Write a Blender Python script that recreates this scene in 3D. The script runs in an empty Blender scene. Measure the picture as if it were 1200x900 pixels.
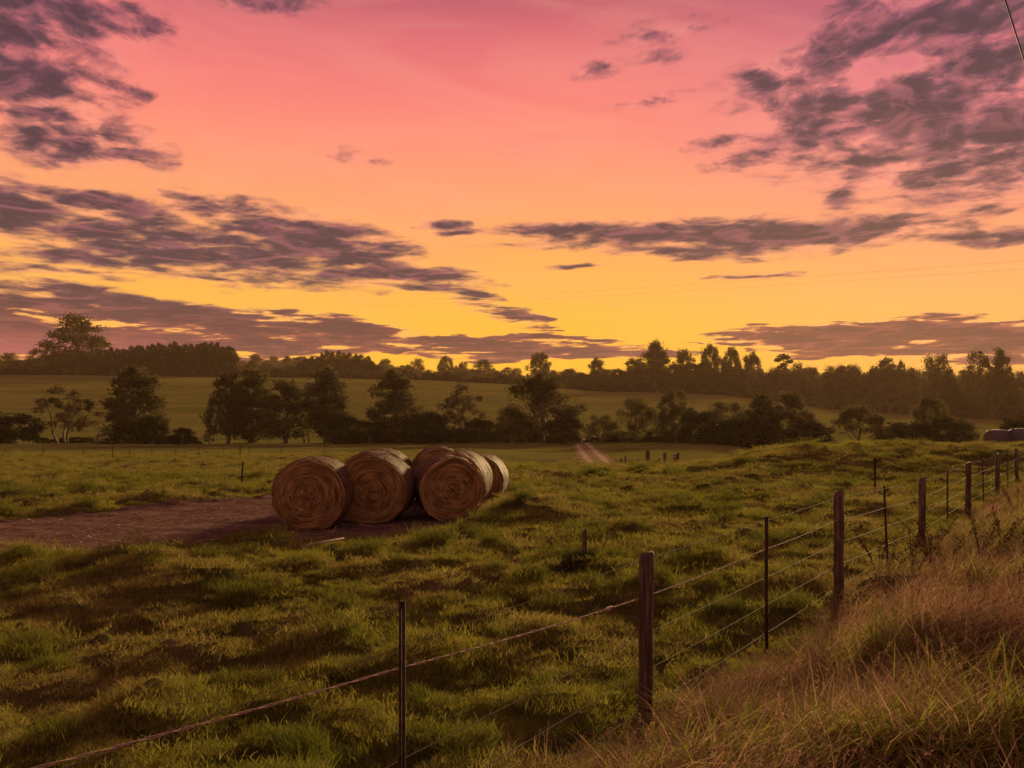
import bpy, math, random
import numpy as np
from mathutils import Vector, Matrix

random.seed(7)
RNG = np.random.default_rng(11)
S = bpy.context.scene
COL = S.collection
F = 1000.0          # focal length of the photograph in its own pixels (1200 wide)
CZ = 2.15           # height of the eye above the paddock

# ------------------------------------------------------------------ helpers
def sstep(a, b, x):
    t = np.clip((np.asarray(x, float) - a) / (b - a), 0, 1)
    return t * t * (3 - 2 * t)

def _hash(ix, iy, seed):
    h = (ix.astype(np.int64) * 374761393 + iy.astype(np.int64) * 668265263 + seed * 2147483647) & 0xffffffff
    h = ((h ^ (h >> 13)) * 1274126177) & 0xffffffff
    h = h ^ (h >> 16)
    return (h & 0xffff) / 65535.0 * 2 * np.pi

def perlin(x, y, seed=0):
    x = np.asarray(x, float); y = np.asarray(y, float)
    ix = np.floor(x); iy = np.floor(y)
    fx = x - ix; fy = y - iy
    u = fx * fx * fx * (fx * (fx * 6 - 15) + 10); v = fy * fy * fy * (fy * (fy * 6 - 15) + 10)
    def g(dx, dy):
        a = _hash(ix + dx, iy + dy, seed)
        return np.cos(a) * (fx - dx) + np.sin(a) * (fy - dy)
    a = g(0, 0) * (1 - u) + g(1, 0) * u
    b = g(0, 1) * (1 - u) + g(1, 1) * u
    return (a * (1 - v) + b * v) * 1.5

def fbm(x, y, oct=4, seed=0):
    s = 0; a = 1; t = 0
    for k in range(oct):
        s = s + a * perlin(np.asarray(x) * 2 ** k, np.asarray(y) * 2 ** k, seed + k * 17); t += a; a *= .5
    return s / t

def mesh_np(name, V, faces, mats=(), mat_idx=None, smooth=False):
    """faces: (M,k) int array with constant k, or a list of such arrays"""
    if not isinstance(faces, list): faces = [faces]
    me = bpy.data.meshes.new(name)
    V = np.asarray(V, np.float32)
    me.vertices.add(len(V)); me.vertices.foreach_set('co', V.ravel())
    loops = np.concatenate([f.ravel() for f in faces]).astype(np.int32)
    tot = np.concatenate([np.full(len(f), f.shape[1], np.int32) for f in faces])
    start = np.concatenate([[0], np.cumsum(tot)[:-1]]).astype(np.int32)
    me.loops.add(len(loops)); me.loops.foreach_set('vertex_index', loops)
    me.polygons.add(len(tot)); me.polygons.foreach_set('loop_start', start)
    if mat_idx is not None: me.polygons.foreach_set('material_index', np.asarray(mat_idx, np.int32))
    if smooth: me.polygons.foreach_set('use_smooth', np.ones(len(tot), bool))
    for m in mats: me.materials.append(m)
    me.update(calc_edges=True); me.validate()
    return me

def link(name, me, parent=None, loc=None):
    o = bpy.data.objects.new(name, me); COL.objects.link(o)
    if parent: o.parent = parent
    if loc is not None: o.location = loc
    return o

def thing(name, label, cat, loc=(0, 0, 0), rotz=0, group=None):
    o = bpy.data.objects.new(name, None); COL.objects.link(o)
    o.empty_display_size = .2
    o.location = loc; o.rotation_euler = (0, 0, rotz)
    return tag(o, label, cat, group)

def tag(o, label=None, cat=None, group=None, kind=None):
    if label: o['label'] = label
    if cat: o['category'] = cat
    if group: o['group'] = group
    if kind: o['kind'] = kind
    return o

class MB:
    """collects shapes into one mesh"""
    def __init__(s): s.V = []; s.F = {}; s.n = 0; s.M = {}
    def add(s, V, Fc, mi=0):
        V = np.asarray(V, float); Fc = np.asarray(Fc, int)
        s.V.append(V); s.F.setdefault(Fc.shape[1], []).append(Fc + s.n); s.M.setdefault(Fc.shape[1], []).append(np.full(len(Fc), mi))
        s.n += len(V)
    def tube(s, P, R, n=8, cap=True, mi=0, twist=0):
        P = np.asarray(P, float); R = np.broadcast_to(np.asarray(R, float), (len(P),))
        T = np.gradient(P, axis=0); T /= np.linalg.norm(T, axis=1)[:, None] + 1e-9
        up = np.array([0, 0, 1.]) if abs(T[0][2]) < .9 else np.array([1., 0, 0])
        A = np.cross(T, up); A /= np.linalg.norm(A, axis=1)[:, None] + 1e-9
        B = np.cross(T, A)
        th = np.linspace(0, 2 * np.pi, n, endpoint=False)
        V = P[:, None] + R[:, None, None] * (np.cos(th)[None, :, None] * A[:, None] + np.sin(th)[None, :, None] * B[:, None])
        i = np.arange(len(P) - 1)[:, None] * n; j = np.arange(n)[None]
        q = np.stack([i + j, i + (j + 1) % n, i + n + (j + 1) % n, i + n + j], -1).reshape(-1, 4)
        s.add(V.reshape(-1, 3), q, mi)
        if cap:
            for e, rev in ((0, False), (len(P) - 1, True)):
                c = np.vstack([V[e], P[e][None]])
                t = np.stack([np.full(n, n), np.arange(n), (np.arange(n) + 1) % n], -1)
                s.add(c, t[:, ::-1] if rev else t, mi)
    def box(s, c, d, rz=0, mi=0):
        c = np.asarray(c, float); d = np.asarray(d, float) / 2
        v = np.array([[x, y, z] for x in (-1, 1) for y in (-1, 1) for z in (-1, 1)]) * d
        ca, sa = math.cos(rz), math.sin(rz)
        v = np.stack([v[:, 0] * ca - v[:, 1] * sa, v[:, 0] * sa + v[:, 1] * ca, v[:, 2]], -1) + c
        s.add(v, [[0, 1, 3, 2], [4, 6, 7, 5], [0, 4, 5, 1], [2, 3, 7, 6], [0, 2, 6, 4], [1, 5, 7, 3]], mi)
    def build(s, name, mats, smooth=False):
        V = np.vstack(s.V); ks = sorted(s.F)
        return mesh_np(name, V, [np.vstack(s.F[k]) for k in ks], mats, np.concatenate([np.concatenate(s.M[k]) for k in ks]), smooth)

# ------------------------------------------------------------------ node helpers
def new_mat(name):
    m = bpy.data.materials.new(name); m.use_nodes = True
    nt = m.node_tree; nt.nodes.clear()
    out = nt.nodes.new('ShaderNodeOutputMaterial')
    return m, nt, out

class NT:
    def __init__(s, nt): s.t = nt
    def n(s, typ, **kw):
        nd = s.t.nodes.new(typ)
        for k, v in kw.items():
            if k.startswith('i_'): continue
            setattr(nd, k, v)
        return nd
    def set(s, sock, v):
        if isinstance(v, bpy.types.NodeSocket): s.t.links.new(v, sock)
        elif v is not None: sock.default_value = v
    def math(s, op, a, b=None, c=None, clamp=False):
        nd = s.n('ShaderNodeMath', operation=op, use_clamp=clamp)
        for k, v in enumerate((a, b, c)):
            if v is not None: s.set(nd.inputs[k], v)
        return nd.outputs[0]
    def vmath(s, op, a, b=None, out=0):
        nd = s.n('ShaderNodeVectorMath', operation=op)
        s.set(nd.inputs[0], a)
        if b is not None: s.set(nd.inputs[1], b)
        return nd.outputs[out]
    def comb(s, x, y, z):
        nd = s.n('ShaderNodeCombineXYZ')
        for k, v in enumerate((x, y, z)): s.set(nd.inputs[k], v)
        return nd.outputs[0]
    def sep(s, v):
        nd = s.n('ShaderNodeSeparateXYZ'); s.set(nd.inputs[0], v); return nd.outputs
    def noise(s, vec, scale, detail=4, rough=.55, dist=0, dims='3D', out='Fac'):
        nd = s.n('ShaderNodeTexNoise', noise_dimensions=dims)
        s.set(nd.inputs['Vector'], vec); nd.inputs['Scale'].default_value = scale
        nd.inputs['Detail'].default_value = detail; nd.inputs['Roughness'].default_value = rough; nd.inputs['Distortion'].default_value = dist
        return nd.outputs[out]
    def ramp(s, fac, stops, interp='LINEAR'):
        nd = s.n('ShaderNodeValToRGB'); cr = nd.color_ramp; cr.interpolation = interp
        while len(cr.elements) < len(stops): cr.elements.new(.5)
        for e, (p, c) in zip(cr.elements, stops):
            e.position = p; e.color = (*c, 1) if len(c) == 3 else c
        s.set(nd.inputs[0], fac); return nd.outputs[0]
    def mix(s, fac, a, b, blend='MIX'):
        nd = s.n('ShaderNodeMix', data_type='RGBA', blend_type=blend)
        s.set(nd.inputs[0], fac)
        for k, v in ((6, a), (7, b)):
            if isinstance(v, (tuple, list)): v = (*v, 1) if len(v) == 3 else v
            s.set(nd.inputs[k], v)
        return nd.outputs[2]
    def mapr(s, v, a, b, c=0., d=1., smooth=False):
        nd = s.n('ShaderNodeMapRange', interpolation_type='SMOOTHSTEP' if smooth else 'LINEAR')
        s.set(nd.inputs[0], v)
        for k, x in enumerate((a, b, c, d)): s.set(nd.inputs[k + 1], x)
        return nd.outputs[0]
    def attr(s, name, out='Fac'):
        nd = s.n('ShaderNodeAttribute', attribute_name=name); return nd.outputs[out]
    def bump(s, h, strength=.4, dist=.02):
        nd = s.n('ShaderNodeBump'); nd.inputs['Strength'].default_value = strength; nd.inputs['Distance'].default_value = dist
        s.set(nd.inputs['Height'], h); return nd.outputs[0]

def lin(r, g, b):
    f = lambda c: (c / 255 / 12.92) if c / 255 <= .04045 else ((c / 255 + .055) / 1.055) ** 2.4
    return (f(r), f(g), f(b))

def principled(N, out, color, rough=.9, normal=None, spec=.2, metallic=0):
    p = N.n('ShaderNodeBsdfPrincipled')
    if isinstance(color, tuple): color = (*color, 1) if len(color) == 3 else color
    N.set(p.inputs['Base Color'], color); N.set(p.inputs['Roughness'], rough)
    p.inputs['Specular IOR Level'].default_value = spec; p.inputs['Metallic'].default_value = metallic
    if normal is not None: N.set(p.inputs['Normal'], normal)
    N.t.links.new(p.outputs[0], out.inputs[0]); return p

# ------------------------------------------------------------------ terrain
FM, FA = 1.775, 1.985
def fence_pt(k):                      # k even: steel pickets, k odd: wooden posts
    y = (k + FA) * FM
    return np.array([.722 * y - 2.998, y])
def fence_s(x, y):                    # signed distance to the right of the roadside fence
    return (x - (.722 * y - 2.998)) / 1.2334

LOW = ([-30, -14, -7.4, -4, -2.2, -.95, -.3], [4, 9, 12.1, 13.3, 14.0, 15.2, 16.6])
UPP = ([-30, -14, -9.8, -5.9, -3, -.3], [5, 12.2, 16.3, 20.9, 22.6, 22.6])
def dirt_sd(x, y):
    return np.minimum(np.minimum(y - np.interp(x, *LOW), np.interp(x, *UPP) - y), (-.45 - x) * 1.3)

RUT = np.array([[-6.5, 4.8], [-3.85, 6.4], [-2.7, 7.3], [-1.5, 8.8], [-.2, 11.0], [1.1, 12.8], [3.5, 15.8], [7, 19.5]])
def rut_sd(x, y):
    d = np.full(np.shape(x), 1e9)
    for a, b in zip(RUT[:-1], RUT[1:]):
        ab = b - a; t = np.clip(((x - a[0]) * ab[0] + (y - a[1]) * ab[1]) / (ab @ ab), 0, 1)
        d = np.minimum(d, np.hypot(x - a[0] - t * ab[0], y - a[1] - t * ab[1]))
    return d

def lane_x(y): return 6.6 + (np.asarray(y, float) - 64) * (3.3 / 58)

CU = [-1.2, -.6, -.3, -.1, 0, .1, .25, .4, .6, 1.2]
CZs = [15, 16.6, 15.6, 14.3, 12.6, 10.0, 8.0, 1.5, -2.2, -3]
def H(x, y):
    x = np.asarray(x, float); y = np.asarray(y, float)
    d = np.maximum(y, .5); u = np.clip(x / np.maximum(d, 1), -1.5, 1.5)
    left = np.interp(d, [20.5, 26, 115, 130], [0, -.17, -2.5, -2.5])
    mid = -2.05 * sstep(27, 60, d) - .45 * sstep(62, 115, d)
    right = -.35 * sstep(36, 50, d) - 2.9 * sstep(54, 95, d)
    z = left + (mid - left) * sstep(-.1, .05, u)
    z = z + (right - z) * sstep(.22, .33, u)
    # old earth bank on the right brow
    z = z + (.72 + .12 * fbm(x * .3, y * .3, 2, 5)) * np.exp(-((d - 31.5) / 4.2) ** 2) * sstep(.16, .36, u)
    # far slope
    ui = np.clip(u, -1.2, 1.2); cr = np.interp(ui, CU, CZs)
    t = np.clip((d - 130) / 225, 0, 1); e = .55 * t * t * (3 - 2 * t) + .45 * t
    base = z
    z = z + (cr - base) * e * (d > 130)
    z = z - cr * .35 * sstep(380, 800, d)
    z = z + 19 * np.exp(-((u + .24) / .17) ** 2) * sstep(420, 640, d) * (1 - sstep(800, 1500, d)) + 14 * sstep(900, 2000, d) * (.7 + .5 * perlin(x * .0012, y * .0012, 3))
    z = z + (.6 * fbm(x * .02, y * .02, 3, 8)) * sstep(60, 160, d)
    # roughness of the paddock
    m = 1 - sstep(-.5, .6, dirt_sd(x, y)); near = 1 - sstep(45, 90, d)
    z = z + near * (m * (.035 * fbm(x * .9, y * .9, 3, 1) + hummock(x, y)) + (.25 * m + .05) * .4 * fbm(x * .22, y * .22, 2, 9))
    z = z - .22 * np.exp(-((x + .6) / .9) ** 2 - ((y - 21.3) / 1.2) ** 2)
    # grassy hump beside the bales
    z = z + .30 * np.exp(-((x - .55) / 1.1) ** 2 - ((y - 16.6) / 1.8) ** 2) * m + .16 * np.exp(-((x + 3.4) / 1.8) ** 2 - ((y - 10.6) / .9) ** 2)
    z = z + .2 * np.exp(-((x + 2.45) / .42) ** 2 - ((y - 6.0) / .25) ** 2)
    # roadside bank
    s = fence_s(x, y)
    bk = sstep(-.5, 2.3, s)
    z = z + bk * (.60 + .17 * fbm(x * .7, y * .7, 3, 6) + .22 * np.clip(perlin(x * .9 + 3, y * 1.1, 16) - .05, 0, .4) + .16 * np.clip(perlin(x * 1.9, y * 2.2, 17) - .1, 0, .3)) * (1 - .6 * sstep(26, 34, d)) * (1 - sstep(60, 90, d))
    return z

def hummock(x, y):
    wx = x + .25 * perlin(x * .8, y * .8, 14); wy = y + .25 * perlin(x * .8, y * .8, 15)
    a = np.clip(perlin(wx * .95, wy * 1.3, 2) - .10, 0, .35); b = np.clip(perlin(wx * 2.1 + 7, wy * 2.7, 4) - .12, 0, .3); c_ = perlin(wx * 5.5, wy * 6.5, 12)
    return .33 * a + .46 * b + .034 * c_

def Hp(x, y): return float(H(np.array([x]), np.array([y]))[0])
def at(px, py, d): return np.array([(px - 600) / F * d, d, CZ - (py - 480) / F * d])

def build_ground(mat):
    th = np.concatenate([np.radians(np.linspace(-180, -52, 60, endpoint=False)), np.radians(np.linspace(-52, 52, 620)), np.radians(np.linspace(52, 180, 61)[1:-1])])
    r = np.concatenate([[.05, .5, 1.], np.geomspace(1.4, 3000, 640)])
    T, R = np.meshgrid(th, r)
    X = R * np.sin(T); Y = R * np.cos(T); Z = H(X, Y)
    V = np.stack([X, Y, Z], -1).reshape(-1, 3)
    nt, nr = len(th), len(r)
    i = np.arange(nr - 1)[:, None]; j = np.arange(nt)[None]
    q = np.stack([i * nt + j, i * nt + (j + 1) % nt, (i + 1) * nt + (j + 1) % nt, (i + 1) * nt + j], -1).reshape(-1, 4)
    me = mesh_np('ground', V, q[:, ::-1], [mat], smooth=True)
    dr = sstep(-.3, .3, dirt_sd(X, Y) + .35 * fbm(X * 1.5, Y * 1.5, 3, 21)).ravel()
    rt = ((1 - sstep(.12, .5, rut_sd(X, Y) + .25 * fbm(X * 1.2, Y * 1.2, 3, 31))) * (.5 + .5 * sstep(-.2, .3, fbm(X * .8, Y * .8, 2, 33)))).ravel()
    bk = sstep(-.3, 1.0, fence_s(X, Y) + .5 * fbm(X, Y, 2, 3)).ravel()
    for nm, a in (('dirt', dr), ('rut', rt), ('bank', bk)):
        at_ = me.attributes.new(nm, 'FLOAT', 'POINT'); at_.data.foreach_set('value', a.astype(np.float32))
    return tag(link('ground', me), kind='structure')

# ------------------------------------------------------------------ materials
def foliage_mat(name, c1, c2, trans=.35, noise_scale=.6, rnd=.5, tint=None, island=False):
    m, nt, out = new_mat(name); N = NT(nt)
    geo = N.n('ShaderNodeNewGeometry'); oi = N.n('ShaderNodeObjectInfo')
    nz = N.noise(geo.outputs['Position'], noise_scale, 3)
    isl = geo.outputs['Random Per Island'] if island else oi.outputs['Random']
    rr = N.math('ADD', N.math('MULTIPLY', oi.outputs['Random'], .45), N.math('MULTIPLY', isl, .55))
    f = N.math('ADD', N.math('MULTIPLY', N.mapr(nz, .3, .7), 1 - rnd), N.math('MULTIPLY', rr, rnd), clamp=True)
    c = N.mix(f, c1, c2)
    if tint:
        f2 = N.mapr(N.noise(geo.outputs['Position'], .37, 4), .45, .60, smooth=True)
        c = N.mix(N.math('MULTIPLY', f2, tint[1]), c, tint[0])
    d = N.n('ShaderNodeBsdfDiffuse'); t = N.n('ShaderNodeBsdfTranslucent'); mx = N.n('ShaderNodeMixShader')
    N.set(d.inputs[0], c); N.set(t.inputs[0], c); mx.inputs[0].default_value = trans
    nt.links.new(d.outputs[0], mx.inputs[1]); nt.links.new(t.outputs[0], mx.inputs[2]); nt.links.new(mx.outputs[0], out.inputs[0])
    return m

def simple_mat(name, c1, c2, scale=8, rough=.9, bump=.3, stretch=(1, 1, 1), spec=.2, dist=.01, metallic=0):
    m, nt, out = new_mat(name); N = NT(nt)
    tc = N.n('ShaderNodeTexCoord'); mp = N.n('ShaderNodeMapping'); mp.inputs['Scale'].default_value = stretch
    nt.links.new(tc.outputs['Object'], mp.inputs[0])
    oi = N.n('ShaderNodeObjectInfo')
    v = N.vmath('ADD', mp.outputs[0], N.comb(N.math('MULTIPLY', oi.outputs['Random'], 37.), 0., 0.))
    nz = N.noise(v, scale, 6, .6)
    c = N.ramp(nz, [(.3, c1), (.7, c2)])
    principled(N, out, c, rough, N.bump(nz, bump, dist), spec, metallic)
    return m

def ground_mat():
    m, nt, out = new_mat('pasture'); N = NT(nt)
    P = N.n('ShaderNodeNewGeometry').outputs['Position']
    x, y, z = N.sep(P)
    n1 = N.noise(P, .22, 5, .6); n2 = N.noise(P, 1.4, 6, .65); n3 = N.noise(P, 9, 5, .6)
    g = N.ramp(N.math('ADD', N.math('MULTIPLY', n2, .6), N.math('MULTIPLY', n1, .4)), [(.34, (.05, .06, .012)), (.5, (.10, .105, .022)), (.62, (.15, .13, .04)), (.75, (.15, .10, .05))])
    g = N.mix(N.mapr(n3, .35, .75), g, (.06, .045, .022)); n5 = N.noise(P, 55, 4, .7); g = N.mix(N.mapr(n5, .3, .7), N.mix(.55, g, (.03, .025, .01)), g)
    # the far slope: even mown pasture with faint drill lines
    fs = N.vmath('MULTIPLY', P, (.012, .06, 0))
    nf = N.noise(fs, 1., 6, .6); nf2 = N.noise(P, .35, 4, .6)
    far = N.ramp(N.math('ADD', N.math('MULTIPLY', nf, .6), N.math('MULTIPLY', nf2, .4)), [(.35, (.07, .078, .016)), (.5, (.11, .112, .022)), (.66, (.145, .128, .035))])
    far = N.mix(N.mapr(N.noise(N.vmath('MULTIPLY', P, (.05, .11, 0.)), 1., 6, .65, .5), .46, .62, 0., .5, True), far, (.16, .125, .045))
    far = N.mix(N.mapr(N.noise(N.vmath('MULTIPLY', P, (.03, .35, 0.)), 1., 5, .6, .3), .52, .64, 0., .45, True), far, (.05, .06, .013))
    c = N.mix(N.mapr(y, 40, 95, smooth=True), g, far)
    dirt = N.ramp(N.math('ADD', N.math('MULTIPLY', n2, .5), N.math('MULTIPLY', n3, .5)), [(.35, (.05, .028, .02)), (.6, (.14, .085, .06))])
    c = N.mix(N.attr('dirt'), c, dirt)
    c = N.mix(N.math('MULTIPLY', N.attr('rut'), .5), c, N.mix(n3, (.07, .04, .022), (.16, .095, .055)))
    c = N.mix(N.math('MULTIPLY', N.attr('bank'), .7), c, (.07, .045, .022))
    h = N.math('ADD', N.math('MULTIPLY', n2, .7), N.math('MULTIPLY', n3, .5))
    principled(N, out, c, 1., N.bump(h, .6, .06), 0.)
    return m

def dirt_mat():
    m, nt, out = new_mat('bare_soil'); N = NT(nt)
    P = N.n('ShaderNodeNewGeometry').outputs['Position']
    st = N.vmath('MULTIPLY', P, (1., 1.6, 1.))
    n1 = N.noise(st, .9, 5, .6); n2 = N.noise(P, 7, 6, .65); n3 = N.noise(P, 40, 3, .6)
    c = N.ramp(N.math('ADD', N.math('MULTIPLY', n1, .5), N.math('MULTIPLY', n2, .5)), [(.33, (.04, .022, .016)), (.5, (.105, .06, .045)), (.68, (.19, .12, .09))])
    vo = N.n('ShaderNodeTexVoronoi'); vo.inputs['Scale'].default_value = 7; N.set(vo.inputs['Vector'], P)
    sp = N.math('MULTIPLY', N.mapr(vo.outputs['Distance'], .16, .08), N.mapr(N.noise(P, 1.1, 2), .5, .62))
    c = N.mix(N.math('MULTIPLY', sp, .8), c, (.36, .24, .18))
    h = N.math('ADD', N.math('MULTIPLY', n2, .7), N.math('MULTIPLY', n3, .3))
    principled(N, out, c, .95, N.bump(h, .9, .06), 0.)
    return m

def lane_mat():
    m, nt, out = new_mat('gravel'); N = NT(nt)
    P = N.n('ShaderNodeNewGeometry').outputs['Position']
    n1 = N.noise(P, 1.2, 5, .6)
    e = N.attr('across')
    tr = N.math('MULTIPLY', N.mapr(N.math('ABSOLUTE', N.math('SUBTRACT', N.math('ABSOLUTE', e), .5)), .28, .1, smooth=True), .9)
    c = N.mix(tr, (.15, .118, .06), (.36, .28, .155))
    c = N.mix(N.mapr(n1, .4, .7), c, (.2, .14, .1))
    principled(N, out, c, .95, N.bump(n1, .4, .05), 0.)
    return m

def straw_mat():
    m, nt, out = new_mat('rolled_straw'); N = NT(nt)
    tc = N.n('ShaderNodeTexCoord'); x, y, z = N.sep(tc.outputs['Object']); oi = N.n('ShaderNodeObjectInfo')
    rnd = N.math('MULTIPLY', oi.outputs['Random'], 20.)
    z0 = N.math('SUBTRACT', z, .64)
    wob = N.noise(N.vmath('ADD', tc.outputs['Object'], N.comb(rnd, rnd, 0.)), 3.2, 3, .5)
    r = N.math('ADD', N.math('SQRT', N.math('ADD', N.math('MULTIPLY', x, x), N.math('MULTIPLY', z0, z0))), N.math('MULTIPLY', N.math('SUBTRACT', wob, .5), .11))
    a = N.math('ARCTAN2', z0, x)
    spiral = N.math('ADD', r, N.math('MULTIPLY', a, .009))
    v = N.comb(N.math('MULTIPLY', spiral, 46.), N.math('ADD', N.math('MULTIPLY', N.math('COSINE', a), 1.5), rnd), N.math('MULTIPLY', N.math('SINE', a), 1.5))
    rings = N.noise(v, 1., 4, .6)
    v2 = N.vmath('MULTIPLY', v, (.22, .8, .8)); broad = N.noise(v2, 1., 3, .5)
    fine = N.noise(tc.outputs['Object'], 60, 3, .7)
    f = N.math('ADD', N.math('MULTIPLY', rings, .55), N.math('ADD', N.math('MULTIPLY', broad, .3), N.math('MULTIPLY', fine, .15)))
    c = N.ramp(f, [(.33, (.05, .025, .010)), (.44, (.18, .10, .04)), (.56, (.40, .245, .10)), (.68, (.66, .46, .22))])
    principled(N, out, c, .9, N.bump(f, 1., .07), .12)
    return m

def net_mat():
    m, nt, out = new_mat('weathered_straw_wrap'); N = NT(nt)
    tc = N.n('ShaderNodeTexCoord'); x, y, z = N.sep(tc.outputs['Object']); oi = N.n('ShaderNodeObjectInfo')
    a = N.math('ARCTAN2', N.math('SUBTRACT', z, .64), x)
    v = N.comb(N.math('MULTIPLY', y, 26.), N.math('MULTIPLY', N.math('COSINE', a), 1.3), N.math('ADD', N.math('MULTIPLY', N.math('SINE', a), 1.3), N.math('MULTIPLY', oi.outputs['Random'], 30.)))
    n1 = N.noise(v, .55, 5, .65); n2 = N.noise(tc.outputs['Object'], 14, 4, .7)
    f = N.math('ADD', N.math('MULTIPLY', n1, .6), N.math('MULTIPLY', n2, .4))
    c = N.ramp(f, [(.3, (.034, .017, .009)), (.47, (.08, .045, .024)), (.68, (.17, .105, .06))])
    principled(N, out, c, .75, N.bump(f, .8, .03), .04)
    return m

def wood_mat():
    m, nt, out = new_mat('weathered_wood'); N = NT(nt)
    tc = N.n('ShaderNodeTexCoord'); oi = N.n('ShaderNodeObjectInfo')
    v = N.vmath('ADD', N.vmath('MULTIPLY', tc.outputs['Object'], (30., 30., 2.2)), N.comb(N.math('MULTIPLY', oi.outputs['Random'], 40.), 0., 0.))
    n1 = N.noise(v, 1., 6, .65); n2 = N.noise(tc.outputs['Object'], 5, 3, .6)
    c = N.ramp(N.math('ADD', N.math('MULTIPLY', n1, .7), N.math('MULTIPLY', n2, .3)), [(.33, (.02, .012, .009)), (.5, (.07, .042, .03)), (.68, (.22, .15, .11))])
    principled(N, out, c, .85, N.bump(n1, .9, .012), .25)
    return m

M = dict(
    ground=ground_mat(), dirt=dirt_mat(), lane=lane_mat(), straw=straw_mat(), net=net_mat(), wood=wood_mat(),
    grass=foliage_mat('pasture_grass', (.10, .11, .016), (.27, .235, .042), .4, .9, .6, ((.25, .18, .06), .55), True),
    tuft=foliage_mat('rank_grass', (.065, .085, .012), (.17, .165, .03), .35, .9, .6, None, True),
    bankgreen=foliage_mat('bank_green_grass', (.08, .10, .014), (.28, .235, .045), .4, .8, .7, None, True),
    bankdry=foliage_mat('bank_dry_grass', (.13, .066, .038), (.47, .295, .175), .4, .8, .75, None, True),
    gum=foliage_mat('gum_leaves', (.046, .047, .017), (.125, .10, .042), .36, .35, .3),
    gumpale=foliage_mat('pale_gum_leaves', (.06, .052, .022), (.13, .095, .045), .3, .35, .3),
    bush=foliage_mat('bush_leaves', (.018, .022, .009), (.035, .035, .014), .2, .5, .3),
    pine=foliage_mat('pine_needles', (.016, .018, .008), (.03, .028, .012), .15, .5, .3),
    bark=simple_mat('gum_bark', (.06, .04, .028), (.20, .14, .10), 3, .9, .5, (1, 1, .3)),
    steel=simple_mat('rusty_steel', (.022, .013, .01), (.06, .036, .026), 25, .9, .3, spec=.1),
    wire=simple_mat('galvanised_wire', (.045, .03, .02), (.12, .085, .06), 30, .8, .1, spec=.2),
    rope=simple_mat('pale_rope', (.20, .14, .09), (.38, .28, .19), 60, .8, .4),
    wrap=simple_mat('grey_silage_film', (.055, .047, .047), (.10, .086, .086), 5, .7, .3, (1, 6, 1), spec=.12),
    cable=simple_mat('dark_cable', (.02, .014, .012), (.04, .03, .026), 5, .7, .1),
    dock=foliage_mat('dock_seed', (.035, .013, .009), (.08, .032, .02), .1, 5, .4),
    scrap=foliage_mat('straw_scrap', (.13, .085, .05), (.45, .34, .25), .1, 5, .7),
    timber=simple_mat('grey_timber', (.04, .024, .018), (.30, .21, .16), 6, .9, .4, (1, 12, 12)),
    stone=simple_mat('pale_stone', (.2, .16, .13), (.4, .33, .28), 9, .9, .4),
)

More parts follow.
